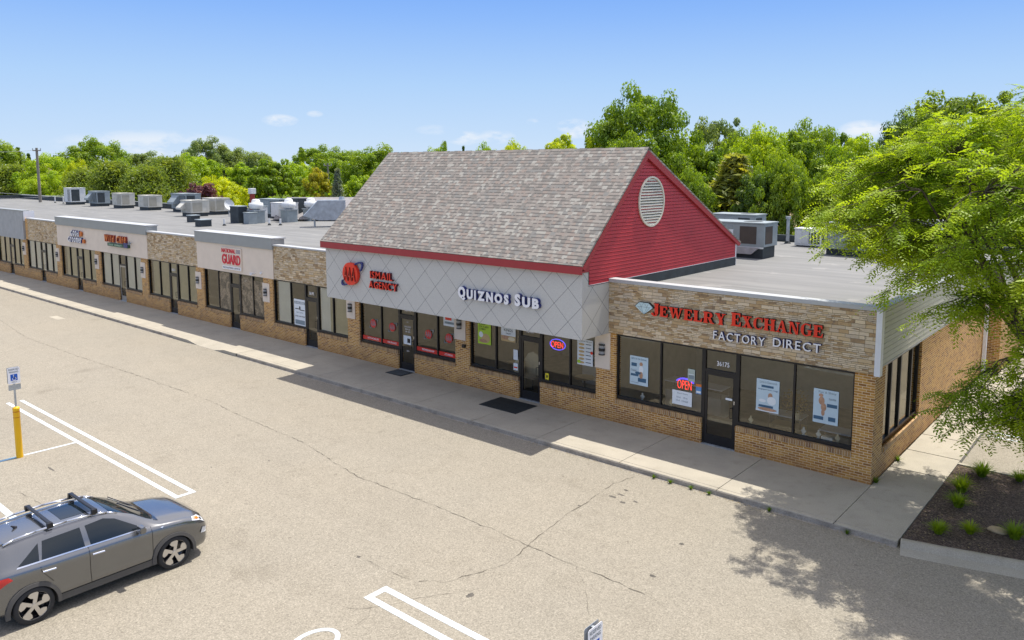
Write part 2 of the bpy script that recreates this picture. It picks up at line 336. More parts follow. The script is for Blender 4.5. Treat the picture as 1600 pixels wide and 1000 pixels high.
# ------------------------------------------------------------------ mesh helpers
class MB:
    def __init__(s): s.v = []; s.f = []
    def add(s, vs, fs):
        o = len(s.v); s.v += [tuple(map(float, v)) for v in vs]; s.f += [tuple(i+o for i in f) for f in fs]; return s
    def quad(s, a, b, c, d): return s.add([a, b, c, d], [(0, 1, 2, 3)])
    def box(s, x0, x1, y0, y1, z0, z1):
        return s.add([(x0, y0, z0), (x1, y0, z0), (x1, y1, z0), (x0, y1, z0), (x0, y0, z1), (x1, y0, z1), (x1, y1, z1), (x0, y1, z1)],
                     [(0, 3, 2, 1), (4, 5, 6, 7), (0, 1, 5, 4), (1, 2, 6, 5), (2, 3, 7, 6), (3, 0, 4, 7)])
    def prism(s, poly, o, ex, ey, d):
        """polygon (2D) in the plane o + ex, ey, extruded by vector d"""
        o, ex, ey, d = map(Vector, (o, ex, ey, d)); n = len(poly)
        a = [o+ex*p[0]+ey*p[1] for p in poly]; b = [q+d for q in a]
        return s.add(a+b, [tuple(range(n))[::-1], tuple(range(n, 2*n))]+[(i, (i+1) % n, (i+1) % n+n, i+n) for i in range(n)])
    def cyl(s, p0, p1, r0, r1=None, n=12, caps=True):
        p0, p1 = Vector(p0), Vector(p1); r1 = r0 if r1 is None else r1
        q = (p1-p0).to_track_quat('Z', 'Y'); a = []
        for p, r in ((p0, r0), (p1, r1)):
            a += [p + q @ Vector((math.cos(2*math.pi*i/n)*r, math.sin(2*math.pi*i/n)*r, 0)) for i in range(n)]
        f = [(i, (i+1) % n, (i+1) % n+n, i+n) for i in range(n)]
        if caps: f += [tuple(range(n))[::-1], tuple(range(n, 2*n))]
        return s.add(a, f)
    def tube(s, pts, r, n=8):
        for a, b in zip(pts[:-1], pts[1:]): s.cyl(a, b, r, n=n)
        return s
    def lathe(s, prof, c, n=20, axis='Z'):
        c = Vector(c); vs = []
        for (r, h) in prof:
            for i in range(n):
                a = 2*math.pi*i/n; x, y = math.cos(a)*r, math.sin(a)*r
                vs.append(c+(Vector((x, y, h)) if axis == 'Z' else Vector((x, h, y)) if axis == 'Y' else Vector((h, x, y))))
        fs = [(k*n+i, k*n+(i+1) % n, (k+1)*n+(i+1) % n, (k+1)*n+i) for k in range(len(prof)-1) for i in range(n)]
        return s.add(vs, fs)
    def ring(s, cx, cy, rx, ry, t, o, ex, ey, d, a0=0, a1=360, n=28, t2=None):
        """flat elliptical band, thickness t, as thin solid"""
        t2 = t if t2 is None else t2
        for i in range(n):
            aa, ab = R(a0+(a1-a0)*i/n), R(a0+(a1-a0)*(i+1)/n)
            q = []
            for a, sg in ((aa, 0), (ab, 0), (ab, 1), (aa, 1)):
                q.append((cx+math.cos(a)*(rx-t*sg), cy+math.sin(a)*(ry-t2*sg)))
            s.prism(q, o, ex, ey, d)
        return s
    def build(s, name, m, parent=None, smooth=False, bevel=0, root=None):
        me = bpy.data.meshes.new(name); off = ORG.get(parent.name, Vector((0, 0, 0))) if parent else Vector((0, 0, 0))
        if parent is None and s.v:
            a = np.array(s.v); off = Vector(((a[:, 0].min()+a[:, 0].max())/2, (a[:, 1].min()+a[:, 1].max())/2, a[:, 2].min()))
        me.from_pydata([tuple(Vector(v)-off) for v in s.v], [], s.f); me.materials.append(m)
        if smooth: me.polygons.foreach_set('use_smooth', [True]*len(me.polygons))
        me.update(); o = bpy.data.objects.new(name, me); COL.objects.link(o)
        if parent: o.parent = parent; ORG[o.name] = off
        else: o.location = off; ORG[o.name] = off
        if bevel:
            b = o.modifiers.new('bevel', 'BEVEL'); b.width = bevel; b.segments = 2; b.limit_method = 'ANGLE'
        return o
ORG = {}
def thing(name, label, cat, loc, group=None):
    o = bpy.data.objects.new(name, None); COL.objects.link(o); o.location = loc; o.empty_display_size = .2
    ORG[o.name] = Vector(loc); return tag(o, label, cat, group)
def tag(o, label, cat, group=None):
    o['label'] = label; o['category'] = cat
    if group: o['group'] = group
    return o
def struct(o): o['kind'] = 'structure'; return o
def copy_tree(o, parent=None):
    c = o.copy(); COL.objects.link(c)
    if parent: c.parent = parent
    for ch in o.children: copy_tree(ch, c)
    return c
def text_polys(txt, size=1., offset=0., extrude=0., spacing=1., align='LEFT', shear=0):
    cu = bpy.data.curves.new('txt', 'FONT'); cu.body = txt; cu.size = size; cu.offset = offset; cu.extrude = extrude; cu.space_character = spacing
    cu.align_x = align; cu.resolution_u = 3; cu.shear = shear
    ob = bpy.data.objects.new('txt', cu); COL.objects.link(ob); bpy.context.view_layer.update()
    me = ob.evaluated_get(bpy.context.evaluated_depsgraph_get()).to_mesh()
    vs = [tuple(v.co) for v in me.vertices]; fs = [tuple(p.vertices) for p in me.polygons]
    bpy.data.objects.remove(ob); bpy.data.curves.remove(cu); return vs, fs
def fit_text(mb, txt, x0, x1, z0, z1, y, depth=.01, offset=0., face='front', spacing=1., shear=0):
    """text filling the rectangle x0..x1, z0..z1 on a plane facing -Y at y (or facing +X at x=y)"""
    vs, fs = text_polys(txt, 1., offset, .5, spacing, shear=shear)
    if not vs: return mb
    a = np.array(vs); mn, mx = a.min(0), a.max(0)
    sx = (x1-x0)/(mx[0]-mn[0]); sz = (z1-z0)/(mx[1]-mn[1]); out = []
    for v in a:
        X = x0+(v[0]-mn[0])*sx; Z = z0+(v[1]-mn[1])*sz; D = y-(v[2]+.5)*depth
        out.append((X, D, Z) if face == 'front' else (-D, X, Z) if face == 'right' else (X, Z, D))
    return mb.add(out, fs)
GZ = -.13

# ------------------------------------------------------------------ ground, lot, walks
def sheet(name, poly, z, m, thick=0):
    b = MB()
    if thick: b.prism(poly, (0, 0, z-thick), (1, 0, 0), (0, 1, 0), (0, 0, thick))
    else: b.add([(x, y, z) for x, y in poly], [tuple(range(len(poly)))])
    return struct(b.build(name, m))
sheet('ground', [(-1500, -1200), (1200, -1200), (1200, 1500), (-1500, 1500)], -.18, GRASSG)
sheet('parking_lot', [(-130, -70), (70, -70), (70, 24), (-130, 24)], GZ, ASPH)
# front walk, slab by slab with joints
b = MB(); X = 0.0; xs = [1.38, .02, -2.86, -5.74, -8.7, -11.3, -14.1, -16.9, -19.7, -22.6, -25.5]
while xs[-1] > -73: xs.append(xs[-1]-2.85)
for a, c in zip(xs[1:], xs[:-1]):
    b.box(a+.008, c-.008, -1.9 if (c > -31.2 and a < -25.6) else -2.6, 0.02, -.12, 0)
sw = struct(b.build('sidewalk', CONC, bevel=.006))
b = MB()
for a, c in zip(xs[1:], xs[:-1]):
    if c < -25 and a > -31.4: continue
    b.box(a+.008, c-.008, -2.76, -2.602, -.14, .002)
struct(b.build('kerb', CONC, bevel=.02))
for xa, xb in ((-25.4, 1.37), (-73, -31.4)): struct(MB().box(xa, xb, -2.775, -2.762, -.13, -.022).build('kerb_face_shade', KERB)); struct(MB().box(xa, xb, -2.84, -2.776, GZ-.004, GZ+.004).build('gutter_shade', KERB))  # thin darker sheets: shade of kerb face and gutter put into the colour
# dropped kerb where the walk dips to the lot
XA, XB = [x for x in xs if x >= -25.6][-1], [x for x in xs if x <= -31.2][0]; b = MB(); nx, ny = 40, 8
flare = lambda x: max(0, min(1, 1-(abs(x+28.15)-.75)/.9))
V = [(XA+(XB-XA)*i/nx, -1.9-.88*j/ny, .001-.125*flare(XA+(XB-XA)*i/nx)*(j/ny)**1.3) for i in range(nx+1) for j in range(ny+1)]
V += [(XA+(XB-XA)*i/nx, -2.785, -.14) for i in range(nx+1)]; o_ = (nx+1)*(ny+1)
b.add(V, [(i*(ny+1)+j, i*(ny+1)+j+1, (i+1)*(ny+1)+j+1, (i+1)*(ny+1)+j) for i in range(nx) for j in range(ny)]+[(i*(ny+1)+ny, o_+i, o_+i+1, (i+1)*(ny+1)+ny) for i in range(nx)])
struct(b.build('kerb_ramp', CONC, smooth=False))
# side walk
b = MB(); ys = [-.06, 1.64, 3.32, 5.0, 6.7, 8.4, 10.1, 11.8, 13.5, 15.2]
for a, c in zip(ys[:-1], ys[1:]): b.box(.02, 1.38, a+.03, c-.008, -.12, .001)
struct(b.build('sidewalk', CONC, bevel=.006))
struct(MB().box(.028, 1.372, -.03, 15.1, -.13, -.06).build('walk_joint_bed', KERB))
# planting bed with rounded front kerb
sheet('planting_bed', [(1.39, -2.55), (5, -1.65), (8.6, -.7), (8.6, 3.0), (1.39, 3.0)], -.02, MULCH, .09)
def sweep(b, path, prof):
    """profile (offset to the right of travel, z) along an x,y path"""
    P = [Vector((*p, 0)) for p in path]; rows = []
    for i, p in enumerate(P):
        t = (P[min(i+1, len(P)-1)]-P[max(i-1, 0)]).normalized(); r = Vector((t.y, -t.x, 0))
        rows.append([p+r*o+Vector((0, 0, z)) for o, z in prof])
    n = len(prof); b.add([q for r_ in rows for q in r_], [(i*n+j, i*n+j+1, (i+1)*n+j+1, (i+1)*n+j) for i in range(len(P)-1) for j in range(n-1)])
b = MB()
sweep(b, [(1.40, -2.60), (2.2, -2.42), (3.1, -2.18), (4, -1.95), (5.5, -1.55), (8.6, -.75)], [(-.05, -.05), (-.05, .005), (.05, .01), (.12, -.02), (.17, -.09), (.2, -.115), (.5, -.118), (.52, -.14)])
struct(b.build('bed_kerb', CONC, smooth=True))
b = MB(); sweep(b, [(1.39, 3.05), (8.6, 3.05)], [(-.09, -.14), (-.09, .0), (.06, .005), (.06, -.06)]); struct(b.build('bed_kerb', CONC))
# painted markings
def strip_line(pts, wdt, z=GZ+.004):
    b = MB()
    for (x0, y0), (x1, y1) in zip(pts[:-1], pts[1:]):
        d = Vector((x1-x0, y1-y0, 0)).normalized()*wdt/2; nrm = Vector((-d.y, d.x, 0)); a, c = Vector((x0, y0, z))-d, Vector((x1, y1, z))+d
        b.quad(a-nrm, c-nrm, c+nrm, a+nrm)
    return b
LINEN = 'parking_line'
b = MB(); b.quad((-25.3, -11.05, GZ+.004), (-13.0, -11.05, GZ+.004), (-13.0, -10.93, GZ+.004), (-25.3, -10.93, GZ+.004))
b.quad((-25.3, -11.46, GZ+.004), (-13.0, -11.46, GZ+.004), (-13.0, -11.34, GZ+.004), (-25.3, -11.34, GZ+.004))
b.quad((-13.12, -11.34, GZ+.004), (-13.0, -11.34, GZ+.004), (-13.0, -11.05, GZ+.004), (-13.12, -11.05, GZ+.004)); struct(b.build(LINEN, LINE))
b = MB(); b.quad((-5.84, -10.92, GZ+.004), (4, -10.92, GZ+.004), (4, -10.78, GZ+.004), (-5.84, -10.78, GZ+.004))
b.quad((-5.84, -11.32, GZ+.004), (4, -11.32, GZ+.004), (4, -11.18, GZ+.004), (-5.84, -11.18, GZ+.004))
b.quad((-5.84, -11.18, GZ+.004), (-5.70, -11.18, GZ+.004), (-5.70, -10.92, GZ+.004), (-5.84, -10.92, GZ+.004)); struct(b.build(LINEN, LINE))
b = MB(); b.quad((-19.26, -12.8, GZ+.004), (-19.16, -12.8, GZ+.004), (-19.16, -11.46, GZ+.004), (-19.26, -11.46, GZ+.004)); struct(b.build(LINEN, LINE))
b = MB(); b.quad((-19.26, -17.5, GZ+.005), (-19.12, -17.5, GZ+.005), (-19.12, -13.0, GZ+.005), (-19.26, -13.0, GZ+.005)); struct(b.build('parking_line', plain('faded_blue_line', (.24, .42, .55), .8)))
b = MB(); b.quad((-26, -14.45, GZ+.004), (-13.2, -14.45, GZ+.004), (-13.2, -14.3, GZ+.004), (-26, -14.3, GZ+.004)); struct(b.build(LINEN, LINE))
for k in range(2):
    y = 6.45+.42*k; b = MB(); b.quad((1.5, y, GZ+.004), (7, y, GZ+.004), (7, y+.1, GZ+.004), (1.5, y+.1, GZ+.004)); struct(b.build(LINEN, LINE))
b = MB(); b.ring(-5.35, -12.75, .36, .47, .09, (0, 0, GZ+.001), (1, 0, 0), (0, 1, 0), (0, 0, .004), n=40)
b.ring(-5.40, -13.05, .2, .2, .2, (0, 0, GZ+.001), (1, 0, 0), (0, 1, 0), (0, 0, .003), n=20); struct(b.build('accessible_marking', LINE))
b = MB(); b.quad((-41.9, -4.55, GZ+.004), (-40.6, -4.55, GZ+.004), (-40.6, -4.15, GZ+.004), (-41.9, -4.15, GZ+.004)); struct(b.build('pale_patch', CONC))
# cracks, following those of the lot
def onground(u, v, z=GZ):
    d = ray(u, v); t = (z-CAM.z)/d.z; return CAM+d*t
CR = [[(0, 500), (40, 527), (120, 556), (240, 595), (330, 627), (365, 645), (470, 690), (560, 745), (680, 790), (780, 832), (825, 853), (900, 885), (1000, 925), (1050, 950)],
      [(825, 853), (842, 838), (880, 808), (910, 789), (960, 756), (995, 742)], [(825, 853), (806, 870), (790, 880), (752, 894), (690, 911), (670, 907), (640, 911)],
      [(240, 595), (262, 612), (300, 600)], [(30, 665), (80, 646), (130, 634), (185, 617)], [(580, 950), (575, 962), (560, 975), (542, 984), (515, 984), (480, 1000)],
      [(545, 950), (575, 950), (610, 945), (650, 935), (700, 928), (770, 918)], [(0, 515), (60, 506), (100, 494), (140, 490)], [(640, 905), (600, 890), (560, 870)],
      [(900, 885), (915, 915), (918, 950), (925, 970)], [(0, 763), (30, 770), (62, 785), (66, 790)], [(365, 645), (400, 660), (440, 655)], [(0, 553), (90, 530)]]
for k, line in enumerate(CR):
    b = MB(); P = []
    for (a, c) in zip(line[:-1], line[1:]):
        A, C = onground(*a), onground(*c); n = max(2, int((C-A).length/.14))
        for i in range(n):
            q = A.lerp(C, i/n); P.append(q+Vector((random.gauss(0, .018), random.gauss(0, .018), 0)))
    wd = [random.choice((.0015, .004, .009))*random.uniform(.5, 1.2)*(1.15 if k < 3 else .5) for _ in P]
    for i in range(len(P)-1):
        d = (P[i+1]-P[i]).normalized(); nn = Vector((-d.y, d.x, 0))
        up = Vector((0, 0, .006)); b.quad(P[i]-nn*wd[i]+up, P[i+1]-nn*wd[i+1]+up, P[i+1]+nn*wd[i+1]+up, P[i]+nn*wd[i]+up)
    struct(b.build('pavement_crack', CRACKM))

# small stains and litter on the lot and the bed
STAIN = plain('oil_stain', (.10, .09, .075), .8, var=.3, scale=9)
def blob(x, y, rx, ry, m, nm, z=GZ+.0045, seed=0):
    rr = random.Random(seed); P = []
    for q in range(0, 360, 20): k = rr.uniform(.65, 1.2); P.append((x+math.cos(R(q))*rx*k, y+math.sin(R(q))*ry*k, z))
    return struct(MB().add(P, [tuple(range(len(P)))]).build(nm, m))
for k, (u, v, rx, ry) in enumerate([(957, 776, .10, .05), (970, 773, .10, .04), (978, 766, .07, .04), (973, 785, .08, .05), (993, 784, .07, .04), (420, 720, .03, .03), (735, 930, .06, .1), (330, 730, .05, .02), (80, 733, .25, .03), (905, 790, .05, .03), (1065, 850, .06, .05), (560, 870, .05, .04), (1020, 900, .07, .05)]):
    p = onground(u, v); blob(p.x, p.y, rx, ry, STAIN, 'pavement_stain', seed=k)
LIT = plain('leaf_litter', (.34, .27, .13), .9, var=.3, scale=30); b = MB(); rr = random.Random(4)
for k in range(420):
    x, y = 1.45+rr.random()**1.5*4, rr.uniform(-2.3, 3.0); a = rr.uniform(0, 3.14); L = rr.uniform(.012, .035); z = -.012+rr.uniform(0, .01)
    if y < -2.5+(x-1.4)*.27: continue
    dx, dy = math.cos(a)*L, math.sin(a)*L; b.quad((x-dx, y-dy, z), (x+dy*.4, y-dx*.4, z+.006), (x+dx, y+dy, z), (x-dy*.4, y+dx*.4, z+.004))
o = b.build('leaf_litter', LIT); o['kind'] = 'stuff'; o['label'] = 'dry leaf litter scattered over the mulch bed'; o['category'] = 'litter'
b = MB()
for k in range(900):
    x = rr.uniform(-20, 1.4); y = -2.78-abs(rr.gauss(0, .10)); a = rr.uniform(0, 3.14); L = rr.uniform(.006, .022); dx, dy = math.cos(a)*L, math.sin(a)*L; z = GZ+.006
    b.quad((x-dx, y-dy, z), (x+dy*.5, y-dx*.5, z+.004), (x+dx, y+dy, z), (x-dy*.5, y+dx*.5, z+.003))
o = b.build('gutter_litter', LIT); o['kind'] = 'stuff'; o['label'] = 'fine dry litter along the foot of the kerb'; o['category'] = 'litter'

# ------------------------------------------------------------------ the building
BLD = thing('strip_mall', 'long single storey brick strip mall with stone and stucco fascias and a shingled gable roof', 'building', (-25, 0, 0))
BAYS = [dict(L=-7.72, R=-.5, m1=-6.15, dl=-4.74, dr=-3.68, m2=-2.07), dict(L=-14.1, R=-8.47, m1=-12.86, dl=-11.73, dr=-10.78, m2=-9.57),
        dict(L=-20.5, R=-14.83, m1=-19.18, dl=-18.07, dr=-17.12, m2=-15.87), dict(L=-26.95, R=-21.3, m1=-25.6, dl=-24.44, dr=-23.5, m2=-22.4)]
for k in range(4, 10):
    o = -26.95-6.45*(k-3); BAYS.append(dict(L=o, R=o+5.65, m1=o+1.35, dl=o+2.51, dr=o+3.43, m2=o+4.6))
ZS, ZT = .77, 2.82
wall = MB(); sill = MB()
edges = [0.0]
for i, B in enumerate(BAYS):
    prevL = 0.0 if i == 0 else BAYS[i-1]['L']
    wall.box(B['R'], prevL, 0, .3, 0, 2.9)
    for x0, x1 in ((B['dr'], B['R']), (B['L'], B['dl'])): wall.box(x0, x1, .0, .3, 0, .62); sill.box(x0+.003, x1-.003, -.03, .09, .62, ZS-.02)
wall.box(-110, BAYS[-1]['L'], 0, .3, 0, 4.1)
# side wall: knee wall, pier, window opening Y .85..4.5
wall.box(-.3, 0, .3, .85, 0, 2.95); wall.box(-.3, 0, .85, 4.5, 0, .62); wall.box(-.3, 0, 4.5, 14.1, 0, 3.0)
wall.box(-.3, .5, 14.5, 14.8, 0, 3.0); wall.box(.2, .5, 14.8, 20, 0, 3.0)
wall.box(-110, .2, 19.8, 20, 0, 4.1)
wall.build('wall', BRICK, BLD)
sill.box(-.0, .06, .86, 4.49, .62, ZS-.03); sill.build('window_sill', SOLDIER, BLD, bevel=.004)
# upper structure behind the fascias
MB().box(-109.9, -.05, .12, 19.7, 2.95, 4.15).build('roof', ROOFM, BLD)
MB().box(-66, -.25, .35, 6.2, 2.88, 2.94).build('ceiling', WALLIN, BLD)
b = MB(); b.box(-66, -.3, 6.0, 6.1, 0, 2.9)
for B in BAYS: b.box(B['L']-.5, B['L']-.38, .3, 6, 0, 2.9)
b.build('interior_wall', WALLIN, BLD)
MB().box(-66, -.3, .1, 6, -.02, .015).build('interior_floor', FLOORIN, BLD)
# rear and side parapets
b = MB(); b.box(-110, -21.2, 15.4, 15.6, 4.15, 4.62); b.box(-110, -109.8, .1, 15.4, 4.15, 4.62); b.build('parapet', FLASH, BLD)
b = MB(); b.box(-21, .2, 19.75, 20.0, 4.15, 4.5); b.build('parapet', FLASH, BLD)
b = MB(); b.box(-110, -21.2, 15.35, 15.65, 4.62, 4.66); b.build('coping', COPG, BLD)
# fascias
def fascia(x0, x1, z0, z1, m, y=-.08, nm='fascia'):
    MB().box(x0, x1, y, .12, z0, z1).build(nm, m, BLD)
def coping(x0, x1, z0, z1, m, y0=-.13, y1=.22, nm='coping'):
    MB().box(x0, x1, y0, y1, z0, z1).build(nm, m, BLD, bevel=.01)
fascia(-7.945, -.02, 2.86, 4.46, STONE); coping(-7.945, .13, 4.46, 4.575, COPING)
MB().box(-.02, .12, -.10, .11, 2.83, 4.46).build('corner_trim', WHITEM, BLD)
fascia(-26.66, -20.6, 2.86, 4.40, STONE); coping(-26.66, -20.6, 4.40, 4.47, COPING)
fascia(-39.5, -33.82, 2.86, 4.38, STONE); coping(-39.5, -33.82, 4.38, 4.46, COPING)
fascia(-58.5, -52.95, 2.86, 4.36, STONE); coping(-58.6, -52.95, 4.36, 4.44, COPING)
MB().box(-59.15, -58.5, -.03, .12, 2.86, 4.36).build('pilaster', BRICK, BLD)
for x0, x1 in ((-33.8, -26.68), (-52.93, -39.52)):
    fascia(x0, x1, 2.84, 4.22, STUCCO, -.10); b = MB(); b.box(x0-.05, x1+.05, -.17, .02, 4.22, 4.74); b.box(x0-.05, x0+.08, .02, .5, 4.3, 4.74); b.box(x1-.08, x1+.05, .02, .5, 4.3, 4.74); b.build('parapet_cap', COPG, BLD, bevel=.01)
    MB().box(x0-.08, x1+.08, -.19, .55, 4.74, 4.77).box(x1-.1, x1+.1, .0, .56, 4.70, 4.735).build('coping', COPING, BLD)
fascia(-72, -59.2, 2.82, 4.90, plain('plain_grey_panel', (.36, .37, .37), .8), -.16); coping(-72, -59.15, 4.90, 4.96, COPG, -.2, .3)
MB().box(-59.2, -59.12, -.1, .6, 4.2, 4.9).build('flashing', WHITEM, BLD)
# the big scored grey fascia box under the gable roof
GX0, GX1, GY = -20.6, -7.95, -1.49
b = MB(); b.box(GX0, GX1, GY, GY+.12, 2.84, 4.92); b.box(GX1-.12, GX1, GY+.12, .0, 2.84, 4.44); b.box(GX1-.12, GX1, GY+.12, -1.17, 4.44, 4.9); b.box(GX0, GX0+.12, GY+.12, .1, 2.84, 4.9)
b.build('fascia', DIAMOND, BLD)
MB().box(GX0+.12, GX1-.12, GY+.12, -.001, 2.87, 2.93).build('soffit', SOFFIT, BLD)
# gable roof
EY, EZ, PY, PZ, BY, BZ = -1.62, 4.96, 1.95, 8.55, 9.05, 5.0
XL, XR = GX0-.12, GX1+.10
def slopeq(b, y0, z0, y1, z1, t=.06):
    d = Vector((0, y1-y0, z1-z0)).normalized(); n_ = Vector((0, -d.z, d.y)) if y1 > y0 and z1 > z0 else Vector((0, d.z*-1, d.y)); n_ = n_ if n_.z > 0 else -n_
    A = [Vector((XL, y0, z0)), Vector((XR, y0, z0)), Vector((XR, y1, z1)), Vector((XL, y1, z1))]; B_ = [a+n_*t for a in A]
    b.add(A+B_, [(3, 2, 1, 0), (4, 5, 6, 7), (0, 1, 5, 4), (1, 2, 6, 5), (2, 3, 7, 6), (3, 0, 4, 7)])
b = MB(); slopeq(b, EY, EZ+.1, PY, PZ); slopeq(b, PY+.001, PZ, BY, BZ); b.build('gable_roof', SHINGLE, BLD)
b = MB(); 
for i in range(42):
    x0 = XL+i*(XR-XL)/42; x1 = x0+(XR-XL)/42+.02; h = .012*(i % 2)
    b.add([(x0, PY-.14, PZ-.07+h), (x1, PY-.14, PZ-.07+h), (x1, PY, PZ+.085+h), (x0, PY, PZ+.085+h), (x1, PY+.16, PZ-.03+h), (x0, PY+.16, PZ-.03+h)], [(0, 1, 2, 3), (3, 2, 4, 5)])
b.build('ridge_cap', SHINGLE, BLD)
MB().box(XL, XR, EY-.04, EY+.0, EZ-.12, EZ+.12).box(XL, XR, EY+.0, GY, EZ-.06, EZ-.03).build('eave_trim', REDT, BLD)
MB().box(GX1-.05, GX1+.028, EY+.02, -1.171, 4.885, 5.12).build('eave_return', REDT, BLD)
# gable end, lapped boards cut to the gable outline
def lap_wall(b, X, z0, z1, lo, hi, step=.102, out=.022, sgn=1):
    z = z0
    while z < z1-.001:
        t = min(z+step, z1); a0, a1 = lo(z), hi(z); c0, c1 = lo(t), hi(t)
        if a1 > a0:
            g = z+.013   # gap under every board; the dark backing behind stands in for its shadow
            b.add([(X+out*sgn, a0, g), (X+out*sgn, a1, g), (X+.016*sgn, c1, t), (X+.016*sgn, c0, t), (X-.02*sgn, a0, g), (X-.02*sgn, a1, g), (X-.02*sgn, c1, t), (X-.02*sgn, c0, t)], [(0, 1, 2, 3), (4, 5, 1, 0), (3, 2, 6, 7)])
        z = t
sl = lambda z: EY+.1+(z-EZ)*(PY-EY)/(PZ-EZ); sr = lambda z: BY-.12-(z-BZ)*(BY-PY)/(PZ-BZ)
b = MB(); lap_wall(b, GX1, 4.47, PZ-.12, lambda z: max(-1.17, sl(z)) if z > 4.9 else -1.17, lambda z: min(8.75, sr(z)), out=.03, step=.112)
b.build('gable_siding', REDP, BLD)
MB().add([(GX1-.021, -1.17, 4.4), (GX1-.021, 8.75, 4.4), (GX1-.021, 8.75, 5.0), (GX1-.021, PY, PZ), (GX1-.021, -1.17, 5.3)], [(0, 1, 2, 3, 4)]).build('siding_shade_backing', plain('red_gap_shade', (.10, .012, .014), .9), BLD)  # darkened red behind the gaps paints the shadow under each board
b = MB(); lap_wall(b, GX0, 4.47, PZ-.12, lambda z: max(-1.17, sl(z)) if z > 4.9 else -1.17, lambda z: min(8.75, sr(z)), sgn=-1); b.build('gable_siding', REDP, BLD)
MB().box(GX0+.2, GX1-.1, 8.6, 8.72, 4.15, 5.2).build('rear_gable_wall', REDP, BLD)
for XX in (GX1+.03, GX0-.1):
    for (y0, z0, y1, z1) in ((EY, EZ+.08, PY, PZ-.0), (BY, BZ, PY, PZ-.0)):
        b = MB(); b.prism([(y0, z0-.02), (y1, z1-.005), (y1, z1-.26), (y0+(.14 if y0 < 0 else -.14), z0-.09)], (XX, 0, 0), (0, 1, 0), (0, 0, 1), (.07, 0, 0)); b.build('rake_trim', REDT, BLD)
MB().box(GX1, GX1+.035, 8.72, 8.80, 4.15, 5.0).build('corner_trim', WHITEM, BLD)
MB().box(GX1-.02, GX1+.035, .13, 8.76, 4.15, 4.465).build('base_flashing', FLASH, BLD)
MB().box(GX1+.001, GX1+.03, -1.18, 8.75, 4.467, 4.485).build('drip_edge', WHITEM, BLD)
b = MB(); LC = (2.3, 6.87); LRX, LRZ = .80, .83
b.ring(LC[0], LC[1], LRX, LRZ, .06, (GX1+.02, 0, 0), (0, 1, 0), (0, 0, 1), (.05, 0, 0), n=40); 
lv = b.build('louvre_vent', LOUV, BLD)
b = MB(); nsl = 17
for i in range(nsl):
    z = LC[1]-LRZ+.06+(i+.1)*(2*LRZ-.12)/nsl; zz = z+.045; hw = (LRX-.07)*math.sqrt(max(0, 1-((zz-LC[1])/(LRZ-.05))**2))
    if hw > .05: b.prism([(.065, 0), (.02, .062), (.012, .055), (.05, 0)], (GX1, LC[0]-hw, z), (1, 0, 0), (0, 0, 1), (0, 2*hw, 0))
b.build('louvre_slat', LOUV, lv)
b = MB(); b.ring(LC[0], LC[1], LRX-.05, LRZ-.05, LRX-.052, (GX1+.023, 0, 0), (0, 1, 0), (0, 0, 1), (.002, 0, 0), n=40, t2=LRZ-.052); b.build('louvre_back', FLASH, lv)
# right-hand siding fascia of the end unit
b = MB(); lap_wall(b, .002, 3.0, 4.44, lambda z: .125, lambda z: 14.0, step=.135, out=.022); b.build('side_siding', GREYSID, BLD); MB().box(-.2, -.019, .14, 14.0, 2.97, 4.46).build('siding_shade_backing', plain('grey_gap_shade', (.10, .10, .085), .9), BLD)  # dark grey behind the gaps: shadow between boards put into the colour
MB().box(-.22, .05, .22, 14.1, 4.46, 4.50).build('side_coping', COPG, BLD)
MB().box(-.01, .026, .125, 14.0, 2.965, 3.0).build('siding_trim', COPING, BLD)
b = MB(); b.box(-.16, -.04, .82, 4.5, 2.9, 2.965); b.build('soffit', SOFFIT, BLD)
MB().box(.04, .16, 13.7, 13.85, 0, 4.4).build('downspout', WHITEM, BLD)
MB().box(.45, .52, 14.5, 20, 3.0, 4.45).build('side_siding', GREYSID, BLD)
# windows and doors
def glazing(parent, x0, x1, z0, z1, y, fr=.05, axis='x', mull=(), skipl=False):
    """a window: frame mesh with one pane child per light"""
    f = MB(); P = [x0]+list(mull)+[x1]
    def bx(a, b_, c, d, ya, yb):
        (f.box(a, b_, ya, yb, c, d) if axis == 'x' else f.box(-yb, -ya, a, b_, c, d))
    bx(x0, x1, z0, z0+.09, y-.03, y+.06); bx(x0, x1, z1-fr, z1, y-.03, y+.06)
    for i, p in enumerate(P):
        a = p-(0 if i == 0 else fr/2); a = a-(fr if i == len(P)-1 and i else 0) if i == len(P)-1 else a
        a = x1-fr if i == len(P)-1 else (x0 if i == 0 else p-fr/2)
        bx(a, a+fr, z0+.09, z1-fr, y-.031, y+.059)
    o = f.build('window', BLACKM, parent)
    for a, c in zip(P[:-1], P[1:]):
        g = MB()
        if axis == 'x': g.quad((a+fr/2, y+.02, z0+.05), (c-fr/2, y+.02, z0+.05), (c-fr/2, y+.02, z1-fr/2), (a+fr/2, y+.02, z1-fr/2))
        else: g.quad((-y-.02, a+fr/2, z0+.05), (-y-.02, c-fr/2, z0+.05), (-y-.02, c-fr/2, z1-fr/2), (-y-.02, a+fr/2, z1-fr/2))
        g.build('pane', GLASS, o)
    return o
